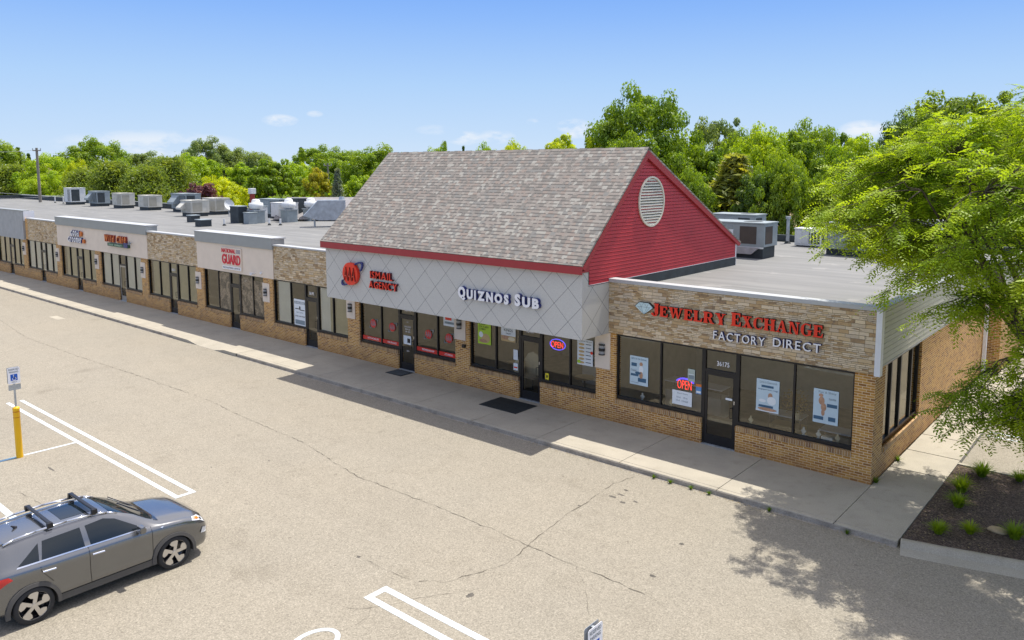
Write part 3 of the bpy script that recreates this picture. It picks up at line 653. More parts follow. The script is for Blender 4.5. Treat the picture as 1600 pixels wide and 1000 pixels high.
for i, B in enumerate(BAYS):
    y = .10
    glazing(BLD, B['L'], B['dl'], ZS, ZT, y, mull=(B['m1'],)); glazing(BLD, B['dr'], B['R'], ZS, ZT, y, mull=(B['m2'],))
    L, R_ = B['dl']+.001, B['dr']-.001; m = BLACKM
    f = MB(); f.box(L, L+.06, y-.03, y+.08, .0, ZT); f.box(R_-.06, R_, y-.03, y+.08, 0, ZT); f.box(L+.06, R_-.06, y-.03, y+.08, ZT-.05, ZT); f.box(L+.06, R_-.06, y-.03, y+.08, 2.15, 2.23); fr = f.build('door_frame', m, BLD)
    MB().quad((L+.06, y+.02, 2.23), (R_-.06, y+.02, 2.23), (R_-.06, y+.02, ZT-.05), (L+.06, y+.02, ZT-.05)).build('transom_pane', GLASS, fr)
    dm = BLACKM if i != 6 else plain('silver_door', (.42, .40, .36), .4, .5)
    d = MB(); d.box(L+.065, L+.135, y-.02, y+.025, .02, 2.145); d.box(R_-.135, R_-.065, y-.02, y+.025, .02, 2.145); d.box(L+.135, R_-.135, y-.02, y+.025, .02, .30); d.box(L+.135, R_-.135, y-.02, y+.025, 2.06, 2.145)
    dr = d.build('door', dm, BLD)
    MB().quad((L+.135, y, .30), (R_-.135, y, .30), (R_-.135, y, 2.06), (L+.135, y, 2.06)).build('pane', GLASS, dr)
    h = MB(); hx = R_-.16; h.tube([(hx+.05, y-.02, .92), (hx-.02, y-.08, .92), (hx-.02, y-.08, 1.22), (hx+.05, y-.02, 1.22)], .011, 6); h.build('handle', BLACKM, dr)
    MB().box(L-.0, R_, .0, .3, .0, .02).build('threshold', GALV, BLD)
    MB().box(R_-.095, R_-.075, y-.035, y-.021, 1.32, 1.42).build('lock_plate', CHROME, dr)
    # plate beside the pier and its lamp
    px0, px1 = B['R']-.02, B['R']+.55
    if i > 0:
        MB().box(px0, px1, -.035, -.001, 1.68 if i > 1 else 1.66, 2.58 if i > 2 else 2.84).build('lamp_plate', STUCCO, BLD)
# side window
glazing(BLD, .86, 4.49, ZS-.02, 2.94, .10, mull=(1.72, 2.62, 3.75), axis='y', fr=.09)

# wall lamps
DIFF = plain('lamp_glass', (.30, .31, .32), .2)
def wall_lamp(x, label, z=2.25):
    t = thing('wall_lamp', label, 'lamp', (x, -.035, z), 'up and down wall lamps on beige plates along the shopfronts')
    b = MB(); b.box(x-.05, x+.05, -.06, -.036, z-.12, z+.12); pts = [(math.cos(R(a))*.11, -math.sin(R(a))*.11) for a in range(0, 181, 20)]
    for z0, z1 in ((z-.17, z-.14), (z-.045, z+.045), (z+.14, z+.17)): b.prism(pts, (x, -.06, z0), (1, 0, 0), (0, 1, 0), (0, 0, z1-z0))
    b.build('body', BLACKM, t)
    for z0 in (z-.14, z+.045): MB().prism([(p[0]*.85, p[1]*.85) for p in pts], (x, -.06, z0), (1, 0, 0), (0, 1, 0), (0, 0, .095)).build('diffuser', DIFF, t)
lab = ['lamp on the beige plate between the jewelry shop and the sub shop', 'lamp on the beige plate right of the red striped insurance windows', 'lamp under the left end of the diamond scored grey fascia',
       'lamp right of the dark photo film windows under the red NATIONAL GUARD sign', 'lamp right of the bare window bay between the two beige fascias', 'lamp right of the window with white vertical blinds',
       'lamp below the right of the blue and white groomer sign', 'lamp on the pier left of the groomer shop', 'lamp on the farthest pier near the left edge']
for i, l in zip(range(1, 10), lab): wall_lamp(BAYS[i]['R']+.27, 'black '+l, 2.28 if i < 3 else 2.15)

# ------------------------------------------------------------------ things behind and on the glass
def blinds(x0, x1, m, y=.165, slat=.09):
    b = MB(); x = x0
    while x < x1: b.quad((x, y, ZS), (x+slat*.9, y+.035, ZS), (x+slat*.9, y+.035, ZT-.05), (x, y, ZT-.05)); x += slat
    return b.build('window_blind', m, None)
G = lambda k: BAYS[k]
tag(blinds(G(6)['L']+.1, G(6)['m1']-.05, BLIND), 'white vertical blind in the far left window of the tan cafe bay', 'blind')
tag(blinds(G(6)['m1']+.05, G(6)['dl']-.05, BLIND), 'white vertical blind just left of the silver framed door', 'blind')
tag(blinds(G(6)['dr']+.05, G(6)['R']-.1, BLIND), 'white vertical blind right of the silver framed door', 'blind')
tag(blinds(G(7)['L']+.6, G(7)['R']-.1, BLINDT), 'dull tan blind behind the windows below the groomer sign', 'blind')
tag(blinds(G(3)['L']+.25, G(3)['m1']-.05, BLIND), 'pale blind in the vacant unit left of the AVAILABLE poster', 'blind')
tag(blinds(G(3)['dr']+.1, G(3)['dr']+.75, BLIND), 'narrow white blind right of the door of the vacant unit', 'blind')
tag(blinds(G(3)['dr']+.78, G(3)['R']-.05, BLINDT), 'tan blind behind the right window of the vacant unit', 'blind')
tag(blinds(G(8)['L']+.1, G(8)['R']-.1, BLIND), 'white blind filling the second shop window from the left', 'blind')
tag(blinds(G(9)['L']+.1, G(9)['R']-.1, BLINDT), 'tan blind in the leftmost shop window', 'blind')
tag(blinds(G(5)['L']+.4, G(5)['R']-.4, BLINDT), 'tan blind in the bare bay between the beige fascias', 'blind')
def film(x0, x1, z0, z1, m, nm, label, cat='window film'):
    return tag(MB().box(x0, x1, .108, .113, z0, z1).build(nm, m), label, cat)
film(G(4)['m1']+.04, G(4)['dl']-.03, ZS+.1, ZT-.1, CAMO, 'window_film', 'brown soldier photo film left of the recruiting office door')
film(G(4)['dr']+.03, G(4)['m2']-.04, ZS+.1, ZT-.15, CAMO, 'window_film', 'brown photo film just right of the recruiting office door')
film(G(4)['m2']+.04, G(4)['R']-.06, ZS+.1, ZT-.25, CAMO, 'window_film', 'dark figure photo film at the right end of the recruiting office window')

def poster(x0, x1, z0, z1, base, label, items=(), y=.092, name='poster', cat='poster'):
    t = thing(name, label, cat, ((x0+x1)/2, y, z0)); MB().box(x0, x1, y, y+.006, z0, z1).build('sheet', base, t)
    W_, H = x1-x0, z1-z0; groups = {}
    for k, it in enumerate(items):
        yy = y-.0015-.0008*k
        if it[0] == 'r':
            _, a, c, d, e, m, nm = it; groups.setdefault((nm, m.name), (nm, m, MB()))[2].box(x0+a*W_, x0+c*W_, yy, y-.0003, z0+d*H, z0+e*H)
        elif it[0] == 'e':
            _, cx, cz, rx, rz, m, nm = it; g = groups.setdefault((nm, m.name), (nm, m, MB()))[2]
            g.prism([(math.cos(R(q))*rx*W_, math.sin(R(q))*rz*H) for q in range(0, 360, 24)], (x0+cx*W_, yy, z0+cz*H), (1, 0, 0), (0, 0, 1), (0, .0006, 0))
        else:
            _, txt, a, c, d, e, m, nm = it; fit_text(groups.setdefault((nm, m.name), (nm, m, MB()))[2], txt, x0+a*W_, x0+c*W_, z0+d*H, z0+e*H, yy, .0006, .004)
    for nm, m, g in groups.values(): g.build(nm, m, t)
    return t
SLATE = plain('slate_blue_print', (.05, .12, .20), .6)
GREYT = plain('grey_print', (.22, .27, .30), .7)
poster(-7.25, -6.6, 1.32, 2.22, PAPERB, 'pale blue poster of a standing woman in the leftmost jewelry shop window', [('t', 'Sell it for the Summer', .08, .92, .88, .95, SLATE, 'lettering'), ('r', .08, .38, .64, .76, SLATE, 'panel'),
    ('r', .45, .9, .12, .26, SLATE, 'panel'), ('r', .05, .48, .30, .38, SLATE, 'panel'), ('e', .62, .74, .09, .07, SKIN, 'figure'), ('e', .62, .56, .12, .13, PAPER, 'figure'), ('e', .62, .36, .10, .12, SKIN, 'figure'), ('e', .45, .42, .16, .05, SLATE, 'figure'),
    ('t', 'Trusted', .06, .36, .46, .54, GREYT, 'lettering'), ('t', 'we buy gold', .08, .5, .06, .1, GREYT, 'lettering')])
poster(-3.13, -2.48, 1.31, 2.21, PAPERB, 'pale blue poster of a seated bride right of the jewelry shop door', [('t', 'Love is Diamonds', .15, .9, .88, .95, GREYT, 'lettering'), ('r', .22, .75, .75, .82, SLATE, 'panel'), ('t', 'engagement rings', .08, .95, .66, .71, SLATE, 'lettering'),
    ('e', .62, .5, .10, .10, SKIN, 'figure'), ('e', .68, .36, .2, .13, PAPER, 'figure'), ('e', .28, .33, .16, .05, PAPER, 'figure'), ('r', .12, .75, .13, .2, SLATE, 'panel'), ('e', .5, .08, .42, .05, SKIN, 'figure'), ('r', .0, 1, .0, .03, PAPER, 'border')])
poster(-1.55, -.90, 1.31, 2.22, PAPERB, 'pale poster of a bikini figure in the rightmost front window', [('t', 'Fun & Shiny', .2, .9, .87, .95, GREYT, 'lettering'), ('e', .3, .82, .09, .05, SKIN, 'figure'), ('e', .33, .66, .12, .12, SKIN, 'figure'), ('e', .42, .48, .11, .12, SKIN, 'figure'), ('e', .4, .32, .07, .1, SKIN, 'figure'),
    ('r', .55, .95, .5, .6, SLATE, 'panel'), ('r', .03, .42, .1, .2, SLATE, 'panel'), ('r', .62, .9, .1, .22, SLATE, 'panel'), ('t', 'Sparkle', .62, .9, .7, .78, GREYT, 'lettering')])
poster(-5.75, -5.10, .98, 1.41, PAPER, 'white opening hours sheet below the red OPEN neon', [('t', 'Store Hours', .25, .8, .78, .88, GREYT, 'lettering'), ('t', '10-6   10-6', .22, .78, .48, .6, GREYT, 'lettering'), ('t', '10-4   Closed', .2, .8, .25, .37, GREYT, 'lettering')])
poster(-4.98, -4.80, 1.42, 1.72, plain('sticker_blue', (.1, .25, .5), .5), 'small blue and orange sticker left of the jewelry shop door', [('r', .0, 1, .72, 1, ORANGE, 'band'), ('r', .1, .9, .1, .3, PAPER, 'band')], name='sticker', cat='sticker')
poster(-5.25, -5.02, 1.75, 2.12, plain('poster_grey_green', (.40, .47, .42), .6), 'small pale green notice above the OPEN neon', [('r', .1, .9, .55, .6, PAPER, 'band'), ('r', .1, .9, .2, .5, GREYT, 'picture')], name='notice', cat='notice')
t = poster(-13.76, -13.12, 1.66, 2.52, LIMEP, 'lime green food poster in the left window of the sub shop', [('t', 'CRISP', .1, .6, .80, .88, BLACKL, 'lettering'), ('t', 'FOR A BEST', .1, .85, .70, .77, BLACKL, 'lettering'), ('t', 'COMBO', .1, .6, .60, .67, BLACKL, 'lettering'),
    ('e', .6, .26, .34, .2, WOODT, 'sandwich'), ('e', .25, .4, .16, .12, PAPER, 'sandwich'), ('e', .4, .14, .3, .08, SKIN, 'sandwich')])
poster(-12.62, -11.95, 1.92, 2.6, PAPER, 'white topped sandwich poster left of the sub shop door', [('t', 'KINGS', .2, .8, .52, .66, BLACKL, 'lettering'), ('t', 'TREAT', .32, .7, .38, .45, BLACKL, 'lettering'), ('r', 0, 1, 0, .3, WOODT, 'sandwich'), ('e', .3, .2, .26, .1, SKIN, 'sandwich'), ('e', .72, .16, .24, .1, CREAM, 'sandwich')])
t = poster(-9.28, -8.66, 1.61, 2.46, PAPER, 'white menu poster with a column of sandwiches at the right of the sub shop', [('t', 'DEALS OF THE DAY', .06, .94, .9, .95, BLACKL, 'lettering')]+
    [('e', .28, .8-.14*k, .19, .045, WOODT, 'sandwich') for k in range(6)]+[('r', .55, .88, .81-.14*k, .83-.14*k, BLACKL, 'lettering') for k in range(6)]+[('e', .12, .12, .11, .07, LIMEP, 'badge'), ('e', .93, .52, .08, .06, REDL, 'badge')])
poster(-12.05, -11.85, 1.32, 1.68, PAPER, 'small white notice by the left jamb of the sub shop door', name='notice', cat='notice')
poster(-12.05, -11.85, .95, 1.2, PAPER, 'lower small white notice by the left jamb of the sub shop door', [('r', .1, .9, .3, .5, REDL, 'band')], name='notice', cat='notice')
poster(-10.62, -10.47, .86, 1.08, plain('sign_yellow', (.75, .62, .03), .5), 'small yellow sticker low in the window right of the sub shop door', [('e', .5, .5, .25, .25, BLACKL, 'symbol')], name='sticker', cat='sticker')
poster(-25.38, -24.5, .84, 2.06, PAPER, 'large white AVAILABLE poster in the vacant unit window', [('r', .04, .96, .82, .92, GREYT, 'band'), ('t', 'AVAILABLE', .08, .92, .83, .91, WHITEL, 'lettering'), ('t', 'REALTY GROUP', .2, .8, .48, .53, GREYT, 'lettering'),
    ('t', '(248) 544-9500', .08, .94, .32, .39, BLACKL, 'lettering'), ('r', .08, .92, .06, .22, GREYT, 'panel'), ('r', .1, .5, .62, .65, BLACKL, 'emblem'), ('r', .5, .92, .59, .62, BLACKL, 'emblem'), ('e', .52, .68, .06, .07, BLACKL, 'emblem')])
STR = plain('red_vinyl', (.60, .02, .015), .4)
def aaa(mb_red, mb_wh, mb_bl, cx, cz, s, y, d=.002):
    """red triple-A oval with blue swoosh; s = oval half width"""
    e = (1, 0, 0); u = (0, 0, 1)
    mb_red.prism([(math.cos(R(q))*s, math.sin(R(q))*s*.95) for q in range(0, 360, 12)], (cx, y, cz), e, u, (0, d, 0))
    mb_bl.ring(0, 0, s*1.75, s*.55, s*.20, (cx+s*.1, y+d*.4, cz), (.82, 0, .57), (-.57, 0, .82), (0, d*.5, 0), a0=-50, a1=66, n=20, t2=s*.12)
    mb_bl.ring(0, 0, s*1.75, s*.55, s*.20, (cx+s*.1, y+d*.4, cz), (.82, 0, .57), (-.57, 0, .82), (0, d*.5, 0), a0=150, a1=235, n=12, t2=s*.12)
    fit_text(mb_wh, 'AAA', cx-s*.84, cx+s*.84, cz-s*.56, cz+s*.58, y-.0005, d*.6, .012)
for k, (a, c, tx, lb) in enumerate([(G(2)['L']+.1, G(2)['m1']-.06, 'AUTO-HOME-LIFE', 'far left'), (G(2)['m1']+.06, G(2)['dl']-.06, 'INSURANCE', 'just left of the door'), (G(2)['dr']+.06, G(2)['m2']-.06, 'MEMBERSHIP', 'just right of the door'), (G(2)['m2']+.06, G(2)['R']-.1, 'AUTO-HOME-LIFE', 'far right')]):
    t = thing('window_decal', 'red %s strip and oval logo, %s insurance office pane' % (tx, lb), 'decal', ((a+c)/2, .092, .92))
    MB().box(a, c, .092, .096, .90, 1.06).build('strip', STR, t); fit_text(MB(), tx, a+.3, c-.15, .945, 1.02, .0915, .001, .006).build('lettering', WHITEL, t)
    r_, w_, b_ = MB(), MB(), MB(); aaa(r_, w_, b_, (a+c)/2+.1, 1.62, .19, .092)
    r_.build('oval', STR, t); w_.build('oval_letters', GREYT, t); b_.build('swoosh', GREYT, t)
poster(-15.55, -14.93, 2.08, 2.5, PAPER, 'white notice at the top of the rightmost insurance office window', [('r', .15, .7, .55, .8, REDL, 'band'), ('r', .1, .9, .2, .4, GREYT, 'band')], name='notice', cat='notice')
poster(-17.82, -17.38, 1.05, 1.4, PAPER, 'white hours notice on the insurance office door', [('r', .5, .9, .2, .7, BLACKL, 'panel')], y=.074, name='notice', cat='notice')
t = thing('door_lettering', 'small white lettering on the insurance office door', 'decal', (-17.6, .075, 1.5)); b = MB()
for z, tx in ((1.92, 'AAA'), (1.72, 'OFFICE HOURS'), (1.62, 'MON - FRI'), (1.52, '9AM - 5PM'), (.75, '36191')): fit_text(b, tx, -17.6-.016*len(tx), -17.6+.016*len(tx), z, z+.06, .098, .001, .004)
b.build('lettering', WHITEL, t)
def number(txt, x0, x1, lab): tag(fit_text(MB(), txt, x0, x1, 2.36, 2.5, .092, .003, .01).build('address_number', WHITEL), lab, 'address number')
number('36175', -4.33, -3.95, 'white 36175 on the glass above the jewelry shop door')
number('36187', -11.45, -11.1, 'white street number above the sub shop door')
number('36191', -17.75, -17.4, 'white street number above the insurance office door')
number('36195', -24.15, -23.8, 'white street number above the vacant unit door')
number('36211', -37.1, -36.7, 'white street number above the door of the bare bay')
tag(MB().box(-4.03, -3.83, .074, .078, 1.42, 1.48).build('door_notice', PAPER), 'small white strip notice on the jewelry shop door', 'notice')
# neon signs
def neon(cx, cz, rx, rz, name, label, full):
    t = thing(name, label, 'neon sign', (cx, .14, cz-rz)); e, u = (1, 0, 0), (0, 0, 1)
    b = MB(); b.ring(cx, cz, rx, rz, .022, (0, .13, 0), e, u, (0, .02, 0), a0=0 if full else 15, a1=360 if full else 165, n=36)
    if not full: b.ring(cx, cz, rx*.88, rz*.82, .016, (0, .13, 0), e, u, (0, .02, 0), a0=20, a1=160, n=24)
    b.build('blue_tube', NEONB, t)
    b = MB(); fit_text(b, 'OPEN', cx-rx*.78, cx+rx*.72, cz-rz*(.55 if full else 1.0), cz+rz*(.5 if full else .55), .128, .012, -.012); b.build('red_tube', NEONR, t)
neon(-5.36, 1.64, .31, .17, 'neon_open_sign', 'red OPEN neon under a blue arch above the hours sheet', False)
neon(-10.13, 2.12, .33, .19, 'neon_open_sign', 'red OPEN neon inside a blue oval in the sub shop window', True)
def leaf_mesh(name, P, N, S_, rng, asp=1.5, fold=True):
    """one small leaf face (a kite) per point"""
    n = len(P); u = rng.normal(size=(n, 3)); u -= (u*N).sum(1, keepdims=True)*N; u /= np.linalg.norm(u, axis=1, keepdims=True)+1e-9
    v = np.cross(N, u); s = S_[:, None]
    V = np.empty((n, 4, 3)); V[:, 0] = P-u*s*asp*.5; V[:, 1] = P+v*s*.42+N*s*.08; V[:, 2] = P+u*s*asp*.5; V[:, 3] = P-v*s*.42+N*s*.08
    me = bpy.data.meshes.new(name); me.vertices.add(n*4); me.vertices.foreach_set('co', V.ravel()); me.loops.add(n*4); me.loops.foreach_set('vertex_index', np.arange(n*4, dtype=np.int32))
    me.polygons.add(n); me.polygons.foreach_set('loop_start', np.arange(0, n*4, 4, dtype=np.int32)); me.polygons.foreach_set('loop_total', np.full(n, 4, dtype=np.int32)); me.update(); me.materials.append(LEAF); return me
def unit(a): return a/(np.linalg.norm(a, axis=-1, keepdims=True)+1e-9)
# shop interior pieces seen through the near glass
def table(x, y, lab):
    t = thing('table', lab, 'table', (x, y, 0)); MB().lathe([(0, .72), (.36, .72), (.37, .735), (.36, .75), (0, .75)], (x, y, 0), 20).build('table_top', WOODT, t)
    b = MB(); b.cyl((x, y, .04), (x, y, .72), .035); b.cyl((x, y, .015), (x, y, .04), .22, .18); b.build('pedestal', BLACKM, t)
def booth(x, y, lab, s=1.):
    t = thing('chair', lab, 'chair', (x, y, 0))
    MB().box(x-.24*s, x+.24*s, y-.22, y+.22, .40, .47).build('seat', CREAM, t, bevel=.02)
    MB().prism([(-.24*s, 0), (.24*s, 0), (.24*s, .35*s), (.15*s, .5*s), (0, .56*s), (-.15*s, .5*s), (-.24*s, .35*s)], (x, y+.2, .47), (1, 0, 0), (0, 0, 1), (0, .05, 0)).build('backrest', CREAM, t)
    for a in (-.2, .2):
        for c in (-.18, .18): MB().cyl((x+a*s, y+c, .015), (x+a*s, y+c, .4), .018).build('leg', BLACKM, t)
booth(-12.75, 1.0, 'small cream chair left inside the sub shop window'); booth(-12.3, 1.25, 'large cream arched chair inside the sub shop window', 1.5); table(-13.2, 1.6, 'round wooden table inside the sub shop')
def counter(x0, x1, y0, y1, h, lab, m=WOODT):
    t = thing('display_counter', lab, 'counter', ((x0+x1)/2, (y0+y1)/2, 0)); MB().box(x0, x1, y0, y1, .015, h*.7).build('base', m, t, bevel=.01)
    MB().box(x0-.02, x1+.02, y0-.02, y1+.02, h-.03, h).build('top', WHITEM, t)
    b = MB()
    for a in (x0, x1-.02):
        for c in (y0, y1-.02): b.box(a, a+.02, c, c+.02, h*.7, h-.03)
    b.build('corner_post', CHROME, t)
def bust(x, y, z, m, lab, s=1.):
    t = thing('jewelry_stand', lab, 'display stand', (x, y, z)); MB().box(x-.07*s, x+.07*s, y-.05, y+.05, z, z+.02).build('base', m, t)
    MB().prism([(-.05*s, .02), (.05*s, .02), (.03*s, .10*s), (.09*s, .2*s), (.03*s, .27*s), (.03*s, .33*s), (-.03*s, .33*s), (-.03*s, .27*s), (-.09*s, .2*s), (-.03*s, .10*s)], (x, y-.02, z), (1, 0, 0), (0, 0, 1), (0, .03, 0)).build('neck_form', m, t)
for k, (x, m, lab) in enumerate([(-1.85, PAPER, 'white necklace stand at the left of the rightmost front window'), (-1.45, PAPER, 'second white necklace stand in the rightmost front window'), (-.95, CREAM, 'cream necklace stand in the rightmost front window'), (-3.35, CREAM, 'cream necklace stand beside the jewelry shop door'), (-6.9, PAPER, 'white necklace stand low in the leftmost jewelry window'), (-5.9, CREAM, 'cream necklace stand left of the hours sheet')]): bust(x, .3, .77, m, lab, .8)
t = thing('potted_plant', 'dried flower arrangement inside the window right of the jewelry shop door', 'plant', (-2.3, .9, 1.0)); MB().lathe([(.08, 0), (.12, .2), (.1, .22)], (-2.3, .9, 1.0), 14).build('pot', CREAM, t)
rg = np.random.default_rng(3); Pq = np.array([-2.3, .9, 1.5])-np.array([-2.3, .9, 1.0])+rg.normal(size=(500, 3))*np.array([.16, .12, .16]); o = bpy.data.objects.new('flowers', leaf_mesh('flowers', Pq, unit(rg.normal(size=Pq.shape)), rg.uniform(.03, .06, size=500), rg)); COL.objects.link(o); o.parent = t; o.color = (.45, .33, .16, 1)
counter(-3.1, -2.2, 1.0, 1.5, 1.0, 'tan display counter behind the seated bride poster', WOODT)
counter(-11.2, -8.8, 3.0, 3.6, 1.05, 'long service counter deep inside the sub shop', SIDEW); table(-10.0, 1.5, 'round wooden table right of the sub shop door'); table(-9.1, 1.9, 'round wooden table by the menu poster window')
for k, (x0, x1, z0, z1, m, lb) in enumerate([(-6.9, -6.2, 1.4, 2.1, PAPERB, 'framed blue picture on the back wall left in the jewelry shop'), (-3.4, -2.5, 1.3, 2.2, SIDEW, 'pale framed picture on the back wall of the jewelry shop'), (-10.8, -9.2, 1.7, 2.5, REDL, 'red menu board above the sub shop counter'), (-13.4, -12.6, 1.5, 2.2, LIMEP, 'green picture on the back wall of the sub shop')]):
    t = thing('wall_picture', lb, 'picture', ((x0+x1)/2, 5.95, z0)); MB().box(x0, x1, 5.94, 5.99, z0, z1).build('frame', BLACKM, t); MB().box(x0+.05, x1-.05, 5.93, 5.939, z0+.05, z1-.05).build('print', m, t)
counter(-7.2, -5.2, 2.2, 2.8, 1.0, 'long glass topped counter in the left of the jewelry shop', SIDEW); counter(-1.6, -.8, .8, 1.3, .9, 'low pale display case behind the bikini poster', SIDEW)
for k, (x, z, lab) in enumerate([(-1.75, .78, 'white paper tray on the front window ledge'), (-1.2, .80, 'small white picture frame on the window ledge')]):
    tag(MB().box(x-.15, x+.15, .2, .32, .77, .82+.1*k).build('window_display', PAPER), lab, 'display')
MB().box(-7.5, -.6, .18, .42, .68, .77).build('window_ledge', FLOORIN, BLD)

# ------------------------------------------------------------------ shop signs
def letters(t, word, x0, x1, z0, z1, y, face, back, offset=.02, depth=.1, heights=None, bold=None, shear=0):
    """channel letters: one child per letter, each a coloured face on a dark return"""
    ws = []
    for ch in word:
        if ch == ' ': ws.append(.42); continue
        vs, fs = text_polys(ch, 1., offset, 0, shear=shear); a = np.array(vs); ws.append(a[:, 0].max()-a[:, 0].min())
    gap = .15; tot = sum(ws)+gap*(len(ws)-1); k = (x1-x0)/tot; x = x0
    for ch, wd in zip(word, ws):
        if ch != ' ':
            zt = z0+(z1-z0)*(1 if heights is None else heights(ch))
            zb = z0-(.18*(z1-z0) if ch in 'Qp' and heights else 0)
            r = fit_text(MB(), ch, x, x+wd*k, zb, zt, y+depth, depth, offset, shear=shear).build('letter', back, t)
            fit_text(MB(), ch, x+.004, x+wd*k-.004, zb+.004, zt-.004, y-.001, .012, offset, shear=shear).build('letter_face', face, r)
        x += (wd+gap)*k
t = thing('shop_sign', 'white channel letter sub shop sign on the diamond scored fascia', 'sign', (-11.3, GY, 3.5))
letters(t, 'QUIZNOS', -13.03, -10.75, 3.62, 3.98, GY-.12, WHITEL, NAVY, .055, .12, lambda c: 1.12 if c == 'Q' else .92)
letters(t, 'SUB', -10.50, -9.50, 3.62, 3.98, GY-.12, WHITEL, NAVY, .055, .12, lambda c: 1.12 if c == 'S' else .92)
t = thing('shop_sign', 'red ISMAIL AGENCY sign beside the oval logo on the grey fascia', 'sign', (-17, GY, 3.4))
letters(t, 'ISMAIL', -17.72, -16.45, 3.86, 4.14, GY-.1, REDL, plain('maroon_return', (.09, .012, .02), .5), .012, .1); letters(t, 'AGENCY', -17.80, -16.2, 3.49, 3.77, GY-.1, REDL, MATS['maroon_return'], .012, .1)
t = thing('shop_sign', 'red oval triple letter logo with blue swoosh on the grey fascia', 'sign', (-18.9, GY, 3.5))
r_, w_, b_ = MB(), MB(), MB(); aaa(r_, w_, b_, -18.87, 3.93, .46, GY-.16, .12)
r_.build('oval', REDL, t); b_.build('swoosh', NAVY, t)
ls = MB(); fit_text(ls, 'AAA', -19.22, -18.52, 3.66, 4.18, GY-.163, .03, -.004); ls.build('letter', plain('maroon_return', (.09, .012, .02), .5), t); fit_text(MB(), 'AAA', -19.2, -18.54, 3.675, 4.165, GY-.194, .004, -.03).build('letter_face', plain('orange_red_face', (.85, .09, .03), .4), t)
# serif letters for the jewelry sign
def glyph(ch):
    """polygons in a unit-high box; thick stems, thin bars, bracket serifs"""
    r = lambda a, b_, c, d: [(a, b_), (c, b_), (c, d), (a, d)]; T, s_, h = .27, .08, .12
    def arc(cx, cy, rx, ry, ti, to, a0, a1, n=14):
        out = []
        for i in range(n):
            q0, q1 = a0+(a1-a0)*i/n, a0+(a1-a0)*(i+1)/n; P = []
            for q, inn in ((q0, 0), (q1, 0), (q1, 1), (q0, 1)):
                c_, s__ = math.cos(R(q)), math.sin(R(q)); th = ti+(to-ti)*abs(c_)
                P.append((cx+c_*(rx-th*inn), cy+s__*(ry-(ti+.0)*inn)))
            out.append(P)
        return out
    st = lambda x: [r(x, 0, x+T, 1), r(x-.07, 0, x+T+.07, s_), r(x-.07, 1-s_, x+T+.07, 1)]
    dg = lambda x0, x1, t_: [[(x0, 0), (x0+t_, 0), (x1+t_, 1), (x1, 1)]]
    D = {'E': st(.08)+[r(.1, 0, .74, h), r(.1, 1-h, .70, 1), r(.3, .46, .54, .55), [(.62, h), (.74, 0), (.78, .34), (.72, .34)], [(.58, 1-h), (.70, 1), (.73, .70), (.67, .70)], r(.5, .36, .57, .65)],
         'L': st(.08)+[r(.1, 0, .72, h), [(.58, h), (.72, 0), (.77, .38), (.71, .38)]],
         'J': [r(.26, .18, .26+T, 1), r(.17, 1-s_, .57, 1)]+arc(.25, .16, .24, .2, .1, .2, 180, 360)+arc(.1, .15, .1, .1, .099, .099, 0, 360),
         'R': st(.08)+[r(.3, 1-h, .5, 1), r(.3, .46, .5, .55)]+arc(.48, .73, .30, .27, .09, .22, -90, 90)+[[(.42, .5), (.62, .5), (.86, .0), (.62, .0)], r(.62, 0, .93, s_)],
         'H': st(.08)+st(.62)+[r(.3, .45, .64, .55)],
         'N': [r(.12, 0, .21, 1), r(.02, 0, .32, s_), r(.70, 0, .79, 1), r(.58, 1-s_, .92, 1), r(.02, 1-s_, .3, 1), [(.12, 1), (.36, 1), (.79, 0), (.60, 0)]],
         'X': [[(.08, 1), (.36, 1), (.84, 0), (.56, 0)], [(.62, 1), (.73, 1), (.28, 0), (.14, 0)], r(.0, 1-s_, .44, 1), r(.5, 1-s_, .84, 1), r(.04, 0, .38, s_), r(.48, 0, .92, s_)],
         'Y': [[(.06, 1), (.34, 1), (.56, .42), (.34, .42)], [(.64, 1), (.75, 1), (.52, .40), (.42, .42)], r(.33, 0, .33+T, .44), r(.24, 0, .65, s_), r(.0, 1-s_, .42, 1), r(.54, 1-s_, .84, 1)],
         'A': [[(.30, 0), (.40, .0), (.52, .9), (.42, 1)] if False else [(.1, 0), (.2, 0), (.47, .9), (.42, 1)], [(.42, 1), (.56, 1), (.86, 0), (.58, 0)], r(.0, 0, .32, s_), r(.48, 0, .95, s_), r(.22, .28, .66, .37)],
         'W': [[(.04, 1), (.30, 1), (.47, 0), (.34, 0)], [(.58, 1), (.66, .95), (.44, 0), (.36, 0)], [(.46, 1), (.72, 1), (.90, 0), (.77, 0)], [(1.06, 1), (1.15, 1), (.88, 0), (.80, 0)], r(.0, 1-s_, .38, 1), r(.42, 1-s_, .8, 1), r(.95, 1-s_, 1.24, 1)],
         'C': arc(.46, .5, .44, .52, .09, .25, 52, 308, 22)+[r(.73, .64, .80, 1.0), [(.66, .12), (.80, .30), (.84, .28), (.74, .08)]],
         'G': arc(.46, .5, .44, .52, .09, .25, 52, 308, 22)+[r(.73, .64, .80, 1.0), r(.62, .06, .84, .44), r(.54, .42, .92, .49)]}
    return D[ch]
t = thing('shop_sign', 'red serif JEWELRY EXCHANGE sign with white FACTORY DIRECT below on the stone fascia', 'sign', (-3.8, -.08, 3.2))
